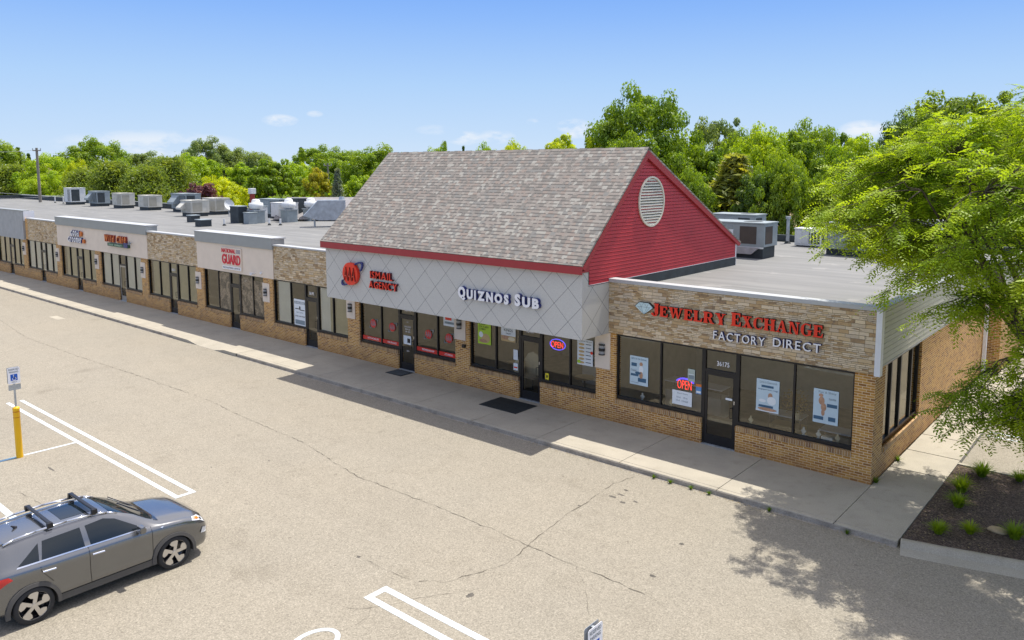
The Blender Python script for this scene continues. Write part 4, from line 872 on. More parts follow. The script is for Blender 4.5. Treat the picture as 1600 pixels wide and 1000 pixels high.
def serif_word(word, x0, x1, z0, z1, big_first=1.16):
    gl = [glyph(c) for c in word]; ws = [max(p[0] for P in g for p in P)*(big_first if i == 0 else 1) for i, g in enumerate(gl)]
    k = (x1-x0)/(sum(ws)+.05*(len(ws)-1)); x = x0
    for i, (g, wd) in enumerate(zip(gl, ws)):
        sc = big_first if i == 0 else 1; bk, fc = MB(), MB()
        for j, P in enumerate(g):
            for mb, y, d in ((bk, -.085-.0001*j, -.09), (fc, -.1765-.0006*j, -.006)):
                mb.prism([(px*sc*k, pz*sc*(z1-z0)) for px, pz in P], (x, y, z0), (1, 0, 0), (0, 0, 1), (0, d, 0))
        r = bk.build('letter', BLACKL, t); fc.build('letter_face', REDL, r); x += (wd+.05)*k
serif_word('JEWELRY', -6.36, -3.98, 3.61, 3.93); serif_word('EXCHANGE', -3.82, -1.28, 3.63, 3.95)
letters(t, 'FACTORY', -4.34, -2.82, 3.18, 3.42, -.17, WHITEL, NAVY, .004, .085); letters(t, 'DIRECT', -2.60, -1.32, 3.22, 3.46, -.17, WHITEL, NAVY, .004, .085)
t = thing('shop_sign', 'pale blue diamond gem shaped sign left of the red serif letters', 'sign', (-6.62, -.08, 3.62))
gem = [(-.16, .30), (.16, .30), (.31, .17), (0, -.05), (-.31, .17)]; GEMF = plain('gem_pale', (.52, .68, .70), .3)
MB().prism([(a*1.06, c*1.05) for a, c in gem], (-6.62, -.085, 3.66), (1, 0, 0), (0, 0, 1), (0, -.085, 0)).build('cabinet', BLACKL, t)
MB().prism(gem, (-6.62, -.171, 3.66), (1, 0, 0), (0, 0, 1), (0, -.006, 0)).build('face', GEMF, t)
b = MB(); 
for (p, q) in (((-.31, .17), (.31, .17)), ((-.16, .30), (-.1, .17)), ((0, .30), (-.1, .17)), ((0, .30), (.1, .17)), ((.16, .30), (.1, .17)), ((-.1, .17), (0, -.05)), ((.1, .17), (0, -.05)), ((-.2, .17), (0, -.05)), ((.2, .17), (0, -.05))):
    b.cyl((-6.62+p[0], -.178, 3.66+p[1]), (-6.62+q[0], -.178, 3.66+q[1]), .004, n=4)
b.build('facet_line', GREYT, t)
CRIM = plain('crimson_letter', (.62, .012, .04), .4, var=.04)
t = thing('shop_sign', 'red NATIONAL GUARD sign with white recruiting strip on the beige stucco', 'sign', (-30.3, -.1, 3))
MB().box(-31.22, -29.35, -.16, -.101, 2.98, 4.08).build('board', STUCCO, t)
fit_text(MB(), 'NATIONAL', -31.15, -29.86, 3.82, 4.03, -.161, .02, .012).build('lettering', CRIM, t); fit_text(MB(), 'GUARD', -31.12, -29.42, 3.26, 3.75, -.161, .03, .02).build('lettering', CRIM, t)
MB().box(-31.12, -29.4, -.17, -.162, 3.0, 3.17).build('white_strip', WHITEL, t); fit_text(MB(), 'RECRUITING OFFICE', -31.05, -29.47, 3.045, 3.125, -.171, .003, .006).build('strip_lettering', BLACKL, t)
b = MB()
for k in range(4): b.box(-29.82, -29.42, -.165, -.1615, 3.84+.05*k, 3.862+.05*k)
b.build('flag_stripe', NAVY, t)
# groomer sign
t = thing('shop_sign', 'white and blue Good Groomer sign on the far beige fascia', 'sign', (-49.5, -.1, 3.2))
letters(t, 'Good', -50.25, -48.9, 3.62, 3.98, -.22, WHITEL, NAVY, .02, .12); letters(t, 'Groomer', -50.75, -48.5, 3.2, 3.54, -.22, WHITEL, NAVY, .02, .12)
b = MB(); b.prism([(0, 0), (.3, .05), (.35, .3), (.1, .35)], (-48.8, -.15, 3.62), (1, 0, 0), (0, 0, 1), (0, -.08, 0)); b.prism([(0, 0), (.3, .0), (.3, .25), (.05, .25)], (-48.4, -.15, 3.22), (1, 0, 0), (0, 0, 1), (0, -.08, 0)); b.build('dog_shape', ORANGE, t)
t = thing('shop_sign', 'orange script Wild Cafe sign over a dark green strip on the far beige fascia', 'sign', (-43.2, -.1, 3.3))
letters(t, 'Wild Cafe', -44.95, -42.0, 3.55, 3.98, -.22, ORANGE, RUST, .03, .12, shear=.3)
MB().box(-44.5, -41.7, -.25, -.101, 3.32, 3.5).build('strip', plain('dark_green', (.03, .08, .05), .5), t)
for wd_, xa, xb in (('FOOD', -44.3, -43.7), ('MARKET', -43.5, -42.5)): fit_text(MB(), wd_, xa, xb, 3.36, 3.46, -.251, .006, .004).build('strip_lettering', plain('mint', (.4, .6, .45), .5), t)
MB().box(-42.2, -41.7, -.27, -.252, 3.33, 3.62).build('end_panel', NAVY, t)
b = MB(); b.tube([(-41.6, -.12, 3.62), (-41.0, -.5, 3.6), (-40.8, -.5, 3.66), (-40.8, -.5, 3.8)], .03, 6); tag(b.build('sign_bracket', GREYT), 'thin grey bent bracket right of the orange script sign', 'bracket')
b = MB(); b.cyl((-28.3, -.1, 2.98), (-28.3, -.28, 2.98), .03); b.cyl((-28.3, -.28, 2.93), (-28.3, -.28, 3.04), .07); b.cyl((-27.7, -.1, 3.05), (-27.7, -.16, 3.05), .06); tag(b.build('security_light', WHITEM), 'small white security light under the right end of the red NATIONAL GUARD fascia', 'light')
for x, lb in ((-14.35, 'right of the insurance office windows'),): tag(MB().box(x-.07, x+.07, -.09, -.001, 1.42, 1.54).build('junction_box', BLACKM, bevel=.01), 'small black box on the brick pier '+lb, 'box')

# mats
def door_mat(x0, x1, y0, y1, label, m):
    t = thing('door_mat', label, 'mat', ((x0+x1)/2, (y0+y1)/2, .002)); MB().box(x0, x1, y0, y1, .002, .014).build('backing', DARKR, t, bevel=.004)
    b = MB(); k = 0; x = x0+.05
    while x < x1-.06: b.box(x, x+.02, y0+.05, y1-.05, .0142, .018); x += .05
    b.build('rib', m, t)
door_mat(-12.32, -10.66, -1.40, -.28, 'large black rubber mat before the sub shop door', DARKR)
door_mat(-18.03, -17.12, -.72, -.06, 'small grey ribbed mat before the insurance office door', plain('mat_grey', (.12, .14, .15), .8))

# ------------------------------------------------------------------ roof-top equipment (RZ roof level)
RZ = 4.15
def rtu(x, y, sx, sy, h, label, m, side=HVACD, hood=False, rz=0, louvres='x', logo=False, grp='packaged air units on the long flat roof', curb=.28, ribs=True):
    t = thing('rooftop_unit', label, 'air unit', (x, y, RZ), grp); x0, x1, y0, y1 = x-sx/2, x+sx/2, y-sy/2, y+sy/2
    MB().box(x0+.08, x1-.08, y0+.08, y1-.08, RZ-.01, RZ+curb).build('curb', FLASH, t)
    z0, z1 = RZ+curb, RZ+curb+h
    MB().box(x0, x1, y0, y1, z0+.001, z1).build('cabinet', m, t, bevel=.02)
    MB().box(x0-.03, x1+.03, y0-.03, y1+.03, z1, z1+.05).build('lid', m, t)
    a = x0+sx*(.55 if ribs else .62); b = MB(); b.box(a, x1-(.06 if ribs else sx*.12), y0-.012, y0-.004, z0+.12, z1-.12); b.build('coil', side, t)
    MB().box(x1+.004, x1+.012, y0+.1, y0+sy*.6, z0+.12, z1-.12).build('coil', side, t)
    if ribs:
        b = MB(); k = a+.05
        while k < x1-.08: b.box(k, k+.05, y0-.03, y0-.013, z0+.12, z1-.12); k += .16
        b.build('grille', m, t)
    else: MB().box(x0+.06, x1-.06, y0-.01, y0+.1, z0-.07, z0+.0).build('rail', HVACW, t)
    b = MB(); b.box(x0+.1, x0+sx*.28, y0-.012, y0-.003, z0+.1, z1-.1); b.box(x0+sx*.31, x0+sx*.5, y0-.012, y0-.003, z0+.1, z1-.1); b.build('panel', m, t)
    MB().lathe([(.0, .06), (sy*.28, .06), (sy*.3, 0.05)], (x+sx*.22, y, z1), 18).build('fan_guard', HVACD, t)
    if hood:
        b = MB(); b.prism([(0, 0), (0, h*.6), (-.5, h*.15), (-.5, 0)], (x0+sx*.1, y0, z0+h*.3), (0, 1, 0), (0, 0, 1), (sx*.42, 0, 0)); b.build('intake_hood', m, t)
    if logo:
        b = MB(); b.prism([(math.cos(R(q))*.19, math.sin(R(q))*.10) for q in range(0, 360, 20)], (x0+.32, y0-.014, z1-.3), (1, 0, 0), (0, 0, 1), (0, -.004, 0)); lg = b.build('oval_badge', BLUEP, t)
        fit_text(MB(), 'Carrier', x0+.2, x0+.44, z1-.335, z1-.27, y0-.0185, .002, .0).build('badge_lettering', WHITEL, lg)
    return t
# right of the gable
t = rtu(-9.3, 12.0, 2.9, 1.4, .98, 'large grey unit on an overhanging curb adapter beside the red gable', HVACG, plain('brown_coil', (.07, .055, .045), .7), logo=True, curb=.50, ribs=False, grp='grey units behind the red gable')
MB().prism([(-.85, 0), (.85, 0), (1.2, .30), (-1.2, .30)], (-9.25, 11.25, RZ+.18), (1, 0, 0), (0, 0, 1), (0, 1.5, 0)).build('curb_adapter', GALV, t)
MB().box(-9.45, -9.25, 11.28, 11.297, RZ+.85, RZ+1.2).build('notice', PAPER, t)
rtu(-11.3, 16.2, 2.3, 1.3, 1.0, 'grey unit half hidden behind the one beside the red gable', HVACG, HVACD, logo=True, curb=.55, ribs=False, grp='grey units behind the red gable')
rtu(-8.4, 18.2, 1.3, .9, .8, 'white low unit box right of the tall vent pipe', HVACW, HVACD, grp='grey units behind the red gable', curb=.05)
rtu(-5.6, 15.4, 1.9, 1.3, 1.1, 'dark unit seen through the leaves of the honey locust', HVACG, HVACD, grp='grey units behind the red gable')
rtu(-3.6, 17.8, 2.1, 1.3, 1.2, 'pale unit behind the locust leaves far right', HVACW, HVACD, grp='grey units behind the red gable')
def pipe(x, y, h, r, label, cap=True, m=GALV):
    t = thing('vent_pipe', label, 'pipe', (x, y, RZ)); MB().cyl((x, y, RZ-.01), (x, y, RZ+h), r).build('stack', m, t)
    MB().cyl((x, y, RZ-.005), (x, y, RZ+.12), r*2.2, r*1.1).build('boot', DARKR, t)
    if cap: MB().cyl((x, y, RZ+h), (x, y, RZ+h+.14), r*1.6, r*1.6).build('cap', m, t)
pipe(-9.85, 18.9, 1.25, .085, 'tall grey vent pipe between the grey units and the white box')
far = [(-86.2, 13.2, 1.9, 1.5, 1.75, 'leftmost far unit with dark coil and small curb', HVACW), (-80.4, 13.4, 2.2, 1.3, 1.45, 'grey unit with angled hood second from the far left', HVACG),
       (-74.2, 13.2, 2.2, 1.3, 1.35, 'plain beige unit third from the far left', HVACL), (-68.5, 13.2, 2.2, 1.3, 1.25, 'beige unit with rusty side cowl fourth from the far left', HVACL),
       (-63.2, 14.0, 2.9, 1.4, 1.55, 'grey unit with blue badge behind the beige hooded unit', HVACG), (-56.1, 11.2, 1.9, 1.5, 1.15, 'beige unit with sloping hood before the purple leaved tree', HVACL),
       (-57.2, 13.6, 2.3, 1.3, 1.25, 'beige unit with ribbed right half under the yellow green tree', HVACL), (-49.5, 14.4, 3.0, 1.2, 1.35, 'long grey unit behind the rusty flue', HVACG)]
for k, (x, y, sx, sy, h, lb, m) in enumerate(far): rtu(x, y, sx*.93, sy, h*.84, lb, m, (plain('tan_coil', (.36, .34, .28), .7) if m is HVACL else HVACD), hood=(k in (1, 4, 5)))
t = rtu(-45.6, 12.7, 1.9, 1.1, 1.0, 'white boxy unit between the rusty flue and the exhaust fans', HVACW, HVACL)
rtu(-45.3, 13.6, 1.2, .8, 1.3, 'dark green unit between the two domed fans', HVACD, HVACD)
def boxthing(x, y, sx, sy, h, label, m, lid=.03, cat='roof box', name='roof_hatch'):
    t = thing(name, label, cat, (x, y, RZ)); MB().box(x-sx/2, x+sx/2, y-sy/2, y+sy/2, RZ-.01, RZ+h).build('curb', m, t); MB().box(x-sx/2-lid, x+sx/2+lid, y-sy/2-lid, y+sy/2+lid, RZ+h, RZ+h+.06).build('lid', HVACG, t, bevel=.01)
boxthing(-49.1, 7.5, .65, .65, .45, 'small dark capped roof box behind the larger one', FLASH); boxthing(-44.4, 5.8, .75, .75, .42, 'dark capped roof box nearest the NATIONAL GUARD fascia', FLASH)
boxthing(-45.7, 9.1, 1.1, .7, 1.15, 'black cabinet left of the white exhaust box', FLASH); boxthing(-44.2, 9.1, .65, .65, .75, 'grey green capped box in front of the rusty flue', HVACG)
boxthing(-45.4, 10.6, .9, .6, 1.1, 'white upright exhaust box right of the rusty flue', HVACW); boxthing(-52.3, 13.6, 1.0, .7, .45, 'grey tapered box beside the satellite dish', HVACG)
def fan(x, y, label):
    t = thing('exhaust_fan', label, 'exhaust fan', (x, y, RZ), 'domed kitchen exhaust fans')
    MB().box(x-.42, x+.42, y-.42, y+.42, RZ-.01, RZ+.85).build('curb', HVACG, t); MB().box(x-.48, x+.48, y-.48, y+.48, RZ+.85, RZ+.93).build('flange', GALV, t)
    MB().lathe([(.2, .93), (.45, 1.05), (.5, 1.2), (.47, 1.42), (.30, 1.44), (.28, 1.6), (.2, 1.68), (0, 1.7)], (x, y, RZ), 24).build('dome', HVACW, t, smooth=True)
fan(-43.8, 11.9, 'left domed white exhaust fan on a dark curb'); fan(-43.7, 13.7, 'right domed white exhaust fan on a dark curb')
fan(-44.6, 9.8, 'low silver fan half behind the grey green box')
t = thing('flue', 'tall rusty red flue with a white cap among the roof units', 'flue', (-46.4, 10.6, RZ)); MB().cyl((-46.4, 10.6, RZ-.01), (-46.4, 10.6, RZ+2.0), .17).build('stack', RUST, t); MB().box(-46.6, -46.2, 10.4, 10.8, RZ+2.0, RZ+2.4).build('cap', HVACW, t, bevel=.02)
t = thing('intake_hood', 'large galvanised wedge hood on legs beside the shingled roof', 'vent hood', (-38.5, 11.5, RZ))
MB().prism([(-1.5, .75), (-.55, .45), (1.2, .45), (1.2, 1.75), (-.55, 1.75)], (-38.3, 11.2, RZ), (.55, .83, 0), (0, 0, 1), (.75, -.5, 0)).build('hood', GALV, t)
for a, c in ((-39.0, 10.7), (-38.2, 10.2), (-37.8, 12.2), (-37.2, 11.6)): MB().cyl((a, c, RZ-.01), (a, c, RZ+.46), .04).build('leg', GALV, t)
MB().cyl((-37.7, 12.0, RZ+1.7), (-37.7, 12.0, RZ+1.95), .22, .15).build('cap', GALV, t)
t = thing('satellite_dish', 'small white satellite dish edge on, left of the black cabinet', 'dish', (-53.0, 12.4, RZ)); MB().cyl((-53.0, 12.4, RZ-.01), (-53.0, 12.4, RZ+.8), .03).build('mast', GALV, t)
b = MB(); b.lathe([(0, 0), (.25, .03), (.42, .12)], (0, 0, 0), 20); b.v = [tuple(Matrix.Rotation(R(75), 3, 'Y') @ Vector(v) + Vector((-53.0, 12.4, RZ+.95))) for v in b.v]; b.build('reflector', HVACW, t)
for k, (x, y, lb) in enumerate([(-92.5, 13.4, 'small white vent stub at the far left of the roof'), (-89.5, 13.2, 'small dark based vent stub beside the leftmost unit'), (-42.0, 9.2, 'left of the two short white vent stubs before the fans'), (-41.3, 9.6, 'right of the two short white vent stubs before the fans'), (-43.9, 7.0, 'short grey stub behind the capped roof box')]): pipe(x, y, .45 if k > 1 else .8, .06, lb, False, HVACW)

# ------------------------------------------------------------------ reserved-parking signs
def res_sign(x, y, label, reading=True):
    t = thing('parking_sign', label, 'sign', (x, y, GZ))
    MB().lathe([(.085, 0), (.085, 1.38), (.09, 1.385), (.09, 1.42), (.075, 1.45), (.03, 1.47), (0, 1.47)], (x, y, GZ), 20).build('bollard_sleeve', YELLOW, t, smooth=True)
    MB().lathe([(.0865, 1.32), (.0865, 1.34)], (x, y, GZ), 20).lathe([(.0865, 1.16), (.0865, 1.175)], (x, y, GZ), 20).build('sleeve_band', plain('band_orange', (.5, .12, .01), .5), t)
    MB().box(x-.025, x+.025, y-.02, y+.02, GZ+1.46, GZ+2.57).build('post', GALV, t)
    p = [(-.15, 0.02), (-.13, 0), (.13, 0), (.15, .02), (.15, .44), (.13, .46), (-.13, .46), (-.15, .44)]
    # sign plates face +x-ish toward the lane (turned a quarter to the shopfronts)
    MB().prism(p, (x+.026, y, GZ+2.13), (0, 1, 0), (0, 0, 1), (.004, 0, 0)).build('plate', WHITEL, t)
    MB().prism(p, (x-.032, y, GZ+2.13), (0, 1, 0), (0, 0, 1), (.004, 0, 0)).build('plate_back', GALV, t)
    MB().box(x+.026, x+.03, y-.15, y+.15, GZ+1.95, GZ+2.11).build('lower_plate', GALV, t)
    GRN = plain('sign_text_dark', (.05, .08, .10), .5)
    b = MB()
    fit_text(b, 'RESERVED', y-.12, y+.12, GZ+2.51, GZ+2.56, -(x+.0302), .001, .006, 'right'); fit_text(b, 'PARKING', y-.11, y+.11, GZ+2.435, GZ+2.485, -(x+.0302), .001, .006, 'right'); fit_text(b, 'ONLY', y-.06, y+.06, GZ+2.165, GZ+2.195, -(x+.0302), .001, .004, 'right')
    b.build('lettering', GRN, t)
    MB().box(x+.0303, x+.0312, y-.085, y+.085, GZ+2.22, GZ+2.40).build('symbol_panel', BLUEP, t)
    b = MB(); ex, ey, d = (0, 1, 0), (0, 0, 1), (.001, 0, 0); o = (x+.0314, y, GZ+2.30)
    b.ring(.0, -.03, .045, .045, .012, o, ex, ey, d, a0=150, a1=390, n=18); b.ring(-.01, .07, .013, .013, .0125, o, ex, ey, d, n=10)
    b.prism([(-.018, .05), (-.004, .05), (.0, -.005), (.03, -.005), (.05, -.05), (.06, -.045), (.04, .008), (-.012, .008)], (x+.0326, y, GZ+2.30), ex, ey, d)
    b.build('wheelchair_symbol', WHITEL, t)
    return t
res_sign(-19.13, -12.93, 'reserved parking sign on a yellow bollard sleeve at the left edge')
t2 = res_sign(.44, -12.71, 'reserved parking sign cut by the bottom edge of the view')

# ------------------------------------------------------------------ car
def make_car(loc, rot):
    t = thing('parked_suv', 'dark grey compact suv with silver roof rails and black cross bars', 'car', (0, 0, 0))
    # stations: x, half width, belt z, roof z, roof half width, bottom z, belt inset
    ST = [(2.03, .50, .56, .60, .45, .32), (1.99, .70, .66, .72, .55, .25), (1.90, .80, .74, .86, .62, .22), (1.72, .855, .84, .955, .66, .22), (1.45, .875, .92, 1.01, .70, .22), (1.2, .882, .955, 1.045, .72, .22),
          (.98, .885, .975, 1.075, .73, .22), (.80, .885, .99, 1.16, .69, .22), (.55, .885, 1.0, 1.32, .64, .22), (.30, .885, 1.01, 1.435, .62, .22), (.10, .885, 1.015, 1.495, .61, .22), (-.2, .885, 1.02, 1.52, .605, .22),
          (-.6, .885, 1.025, 1.525, .60, .22), (-1.0, .885, 1.035, 1.515, .59, .22), (-1.35, .885, 1.05, 1.495, .58, .23), (-1.65, .875, 1.06, 1.465, .56, .26), (-1.80, .86, 1.055, 1.42, .55, .29), (-1.92, .82, 1.03, 1.22, .58, .32), (-2.0, .76, .95, 1.02, .60, .36), (-2.03, .62, .75, .80, .5, .42)]
    xs_ = np.array([s[0] for s in ST][::-1]); tab = np.array([s[1:] for s in ST][::-1])
    def sec(x):
        w_, hb, hr, wr, zb = [np.interp(x, xs_, tab[:, k]) for k in range(5)]
        hood = hr-hb < .13
        P = [(0, zb), (w_*.6, zb), (w_*.9, zb+.01), (w_*.975, zb+.09), (w_*.985, zb+.22), (w_*.972, zb+.34), (w_*1.0, hb-.16), (w_*.995, hb-.07), (w_*.965, hb-.01), (w_*.93, hb+.015)]
        w0 = w_*.93; 
        for q in (.3, .65, .93): P.append((w0+(wr-w0)*q+.015*math.sin(q*3.1), hb+.015+(hr-.055-hb-.015)*q if hr-.055 > hb+.015 else hb+.015+(hr-hb-.015)*q*.6))
        P += [(wr*.93, hr-.018), (wr*.7, hr-.004), (wr*.35, hr+.004), (0, hr+.006)]
        return P
    xx = []
    for a, c in zip(ST[:-1], ST[1:]): n = max(1, int(abs(a[0]-c[0])/.07)); xx += [a[0]+(c[0]-a[0])*i/n for i in range(n)]
    xx.append(ST[-1][0]); rows = []
    for x in xx:
        P = sec(x); rows.append([(x, -y, z) for y, z in P]+[(x, y, z) for y, z in P[-2:0:-1]])
    n = len(rows[0]); b = MB(); fs = [(i*n+j, (i+1)*n+j, (i+1)*n+(j+1) % n, i*n+(j+1) % n) for i in range(len(rows)-1) for j in range(n)]
    fs += [tuple(range(n)), tuple(range((len(rows)-1)*n, len(rows)*n))[::-1]]; b.add([p for r_ in rows for p in r_], fs)
    body = b.build('body', CARP, t, smooth=True)
    # wheel arches cut
    ct = MB(); AX = (1.215, -1.305); WR = .335
    for ax in AX: ct.cyl((ax, -1.2, .30), (ax, -.62, .30), .385, n=40); ct.cyl((ax, .62, .30), (ax, 1.2, .30), .385, n=40)
    co = ct.build('cutter', CARB, None); co.location = (0, 0, 0); co.data.vertices.foreach_set('co', np.array(ct.v).ravel())
    md = body.modifiers.new('arch', 'BOOLEAN'); md.object = co; md.operation = 'DIFFERENCE'; md.solver = 'EXACT'
    bpy.context.view_layer.update(); dg = bpy.context.evaluated_depsgraph_get(); me = bpy.data.meshes.new_from_object(body.evaluated_get(dg)); body.modifiers.clear(); body.data = me
    me.materials.clear(); me.materials.append(CARP); bpy.data.objects.remove(co)
    for p in me.polygons: p.use_smooth = True
    try: me.set_sharp_from_angle(angle=R(38))
    except Exception: pass
    def side_y(x, z):
        P = sec(x)[3:14]; zz = [p[1] for p in P]; yy = [p[0] for p in P]
        return float(np.interp(z, zz, yy))
    def side_patch(name, poly, m, parent, off=.004, res=.05, both=True, thick=0):
        """polygon given in side view (x,z) laid onto the body side"""
        from mathutils.geometry import tessellate_polygon, delaunay_2d_cdt
        pts = []; 
        for (a, c) in zip(poly, poly[1:]+poly[:1]):
            L = math.dist(a, c); k = max(1, int(L/res)); pts += [(a[0]+(c[0]-a[0])*i/k, a[1]+(c[1]-a[1])*i/k) for i in range(k)]
        nb = len(pts); minx, maxx = min(p[0] for p in pts), max(p[0] for p in pts); minz, maxz = min(p[1] for p in pts), max(p[1] for p in pts)
        def inside(x, z):
            c_ = False
            for i in range(nb):
                (x1, z1), (x2, z2) = pts[i], pts[(i+1) % nb]
                if (z1 > z) != (z2 > z) and x < (x2-x1)*(z-z1)/(z2-z1)+x1: c_ = not c_
            return c_
        q = list(pts); x = minx+res/2
        while x < maxx:
            z = minz+res/2
            while z < maxz:
                if inside(x, z) and min(math.dist((x, z), p) for p in pts) > res*.4: q.append((x, z))
                z += res
            x += res
        r = delaunay_2d_cdt([Vector(p) for p in q], [(i, (i+1) % nb) for i in range(nb)], [], 1, 1e-5); vs, _, fc = r[0], r[1], r[2]
        for sg in ((-1, 1) if both else (-1,)):
            b = MB(); b.add([(v.x, sg*(side_y(v.x, v.y)+off), v.y) for v in vs], [tuple(f) if sg < 0 else tuple(f)[::-1] for f in fc])
            b.build(name, m, parent, smooth=True)
    # side glass, pillars
    side_patch('window', [(.66, 1.045), (-.30, 1.065), (-.33, 1.40), (.0, 1.42), (.20, 1.355)], CARG, t)
    side_patch('window', [(-.40, 1.07), (-1.12, 1.085), (-1.05, 1.375), (-.42, 1.40)], CARG, t)
    side_patch('window', [(-1.16, 1.085), (-1.50, 1.10), (-1.12, 1.36)], CARG, t)
    side_patch('window_trim', [(.72, 1.022), (-1.52, 1.075), (-1.50, 1.098), (.69, 1.043)], CHROME, t, .006)
    side_patch('door_seam', [(.80, .36), (.79, 1.02), (.80, 1.02), (.812, .36)], BLACKG, t, .003)
    side_patch('door_seam', [(-.35, .36), (-.36, 1.05), (-.35, 1.05), (-.338, .36)], BLACKG, t, .003)
    side_patch('door_seam', [(-.98, .66), (-1.16, .92), (-1.17, 1.05), (-1.16, 1.05), (-1.15, .92), (-.965, .66)], BLACKG, t, .003)
    side_patch('rocker_cladding', [(.86, .235), (-.92, .235), (-.92, .36), (.86, .36)], CARB, t, .012)
    # windscreen, rear screen
    def top_patch(name, x0, x1, f0, f1, m, off=.005, n=8):
        b = MB(); rows = []
        for i in range(n+1):
            x = x0+(x1-x0)*i/n; P = sec(x); hr = P[-1][1]; wr = P[-2][0]/.35; row = []
            for j in range(-6, 7):
                q = j/6*(f0+(f1-f0)*i/n); row.append((x, q*wr, float(np.interp(abs(q)*wr, [P[-1][0], P[-2][0], P[-3][0], P[-4][0], P[-5][0]], [P[-1][1], P[-2][1], P[-3][1], P[-4][1], P[-5][1]]))+off))
            rows.append(row)
        b.add([p for r_ in rows for p in r_], [(i*13+j, i*13+j+1, (i+1)*13+j+1, (i+1)*13+j) for i in range(n) for j in range(12)]); return b.build(name, m, t, smooth=True)
    top_patch('windscreen', .90, .16, .93, .9, CARG); top_patch('cowl', 1.0, .915, .95, .95, BLACKG, .006, 2); top_patch('sunroof', .02, -.62, .55, .55, CARG, .004); top_patch('rear_screen', -1.83, -1.93, .86, .9, CARG)
    MB().add([(-1.60, -.50, 1.485), (-1.60, .50, 1.485), (-1.93, .47, 1.46), (-1.93, -.47, 1.46), (-1.60, -.5, 1.45), (-1.60, .5, 1.45), (-1.93, .47, 1.425), (-1.93, -.47, 1.425)], [(0, 1, 2, 3), (7, 6, 5, 4), (3, 2, 6, 7), (0, 3, 7, 4), (1, 5, 6, 2)]).build('spoiler', CARP, t)
    b = MB(); b.cyl((-1.25, 0, 1.50), (-1.33, 0, 1.56), .035, .01, n=8); b.build('aerial', BLACKG, t)
    b = MB()
    for yy in (-.25, .2): b.cyl((.93, yy, 1.10), (.55, yy+.35, 1.335), .009, n=6)
    b.build('wiper', BLACKG, t)
    # rails and bars
    for sg in (-1, 1):
        pts = [Vector((x, sg*yy, z)) for x, yy, z in ((.28, .57, 1.41), (.10, .57, 1.485), (-.1, .57, 1.53), (-.6, .565, 1.56), (-1.1, .555, 1.545), (-1.45, .545, 1.515), (-1.62, .535, 1.46))]
        MB().tube(pts, .021, 8).build('roof_rail', CHROME, t, smooth=True)
    for xb in (-.12, -.88):
        b = MB(); b.prism([(-.04, 0), (.04, 0), (.03, .028), (-.03, .028)], (xb, -.56, 1.615), (1, 0, 0), (0, 0, 1), (0, 1.12, 0))
        for sg in (-1, 1): b.prism([(-.055, 0), (.055, 0), (.045, .10), (-.045, .10)], (xb, sg*.565-.04, 1.535), (1, 0, 0), (0, 0, 1), (0, .08, 0))
        b.build('cross_bar', BLACKM, t, bevel=.008)
    # mirrors, handles, lamps
    for sg in (-1, 1):
        b = MB(); b.prism([(0, 0), (.10, -.01), (.13, .06), (.09, .14), (.01, .13)], (.50, sg*.97-.09, 1.03), (1, 0, 0), (0, 0, 1), (0, .18, 0)); b.box(.53, .60, min(sg*.82, sg*.9), max(sg*.82, sg*.9), 1.03, 1.07); b.build('mirror', CARP, t, bevel=.025)
        for hx in (-.20, -1.03):
            yy = sg*(side_y(hx, .90)+.02); MB().cyl((hx-.11, yy, .905), (hx+.10, yy, .895), .016, n=8).build('door_handle', CHROME, t)
    side_patch('tail_lamp', [(-1.70, .90), (-1.60, .93), (-1.66, 1.0), (-1.93, 1.01), (-1.96, .86), (-1.80, .84)], TAILR, t, .012)
    side_patch('headlamp', [(1.62, .86), (1.80, .80), (1.94, .70), (1.93, .76), (1.80, .87), (1.66, .90)], LAMPC, t, .012)
    side_patch('side_marker', [(1.66, .875), (1.80, .825), (1.80, .85), (1.68, .895)], AMBER, t, .018)
    side_patch('headlamp', [(1.80, .52), (1.95, .50), (1.96, .60), (1.84, .64)], LAMPC, t, .015)
    side_patch('fender_badge', [(.96, .955), (1.04, .965), (1.0, .93)], CHROME, t, .012)
    b = MB(); b.box(1.9, 2.035, -.55, .55, .30, .50); b.build('grille', BLACKG, t, bevel=.02)
    b = MB(); b.box(-2.05, -1.93, -.7, .7, .34, .52); b.build('bumper_cladding', CARB, t, bevel=.03)
    b = MB()
    MB().box(-1.9, 1.85, -.6, .6, .20, .3).build('underbody', BLACKM, t)
    for ax in AX:
        for sg in (-1, 1):
            b = MB(); n = 30   # arch cladding
            for i in range(n):
                a0, a1 = R(-8+196*i/n), R(-8+196*(i+1)/n); q = []
                for rr, o_ in ((.378, .86), (.445, .905)):
                    for a in (a0, a1): q.append((ax+math.cos(a)*rr, sg*.905 if rr < .4 else sg*.893, .30+math.sin(a)*rr))
                b.quad(q[0], q[1], q[3], q[2])
                qi = [(ax+math.cos(a)*.378, sg*.905, .30+math.sin(a)*.378) for a in (a0, a1)]+[(ax+math.cos(a)*.378, sg*.62, .30+math.sin(a)*.378) for a in (a1, a0)]; b.quad(*qi)
                qo = [(ax+math.cos(a)*.445, sg*.893, .30+math.sin(a)*.445) for a in (a0, a1)]+[(ax+math.cos(a)*.45, sg*.84, .30+math.sin(a)*.45) for a in (a1, a0)]; b.quad(*qo)
            b.build('arch_cladding', CARB, t)
            # wheel
            cy = sg*.79; wv = MB().lathe([(.25, -.10), (.31, -.105), (.33, -.085), (.336, -.05), (.336, .05), (.33, .085), (.31, .105), (.25, .10)], (ax, cy, WR-.001), 36, 'Y').build('wheel', TYRE, t, smooth=True)
            MB().lathe([(.255, .095*sg), (.248, .06*sg), (.20, -.03*sg), (.0, -.04*sg)], (ax, cy, WR-.001), 30, 'Y').build('rim', BLACKG, wv, smooth=True)
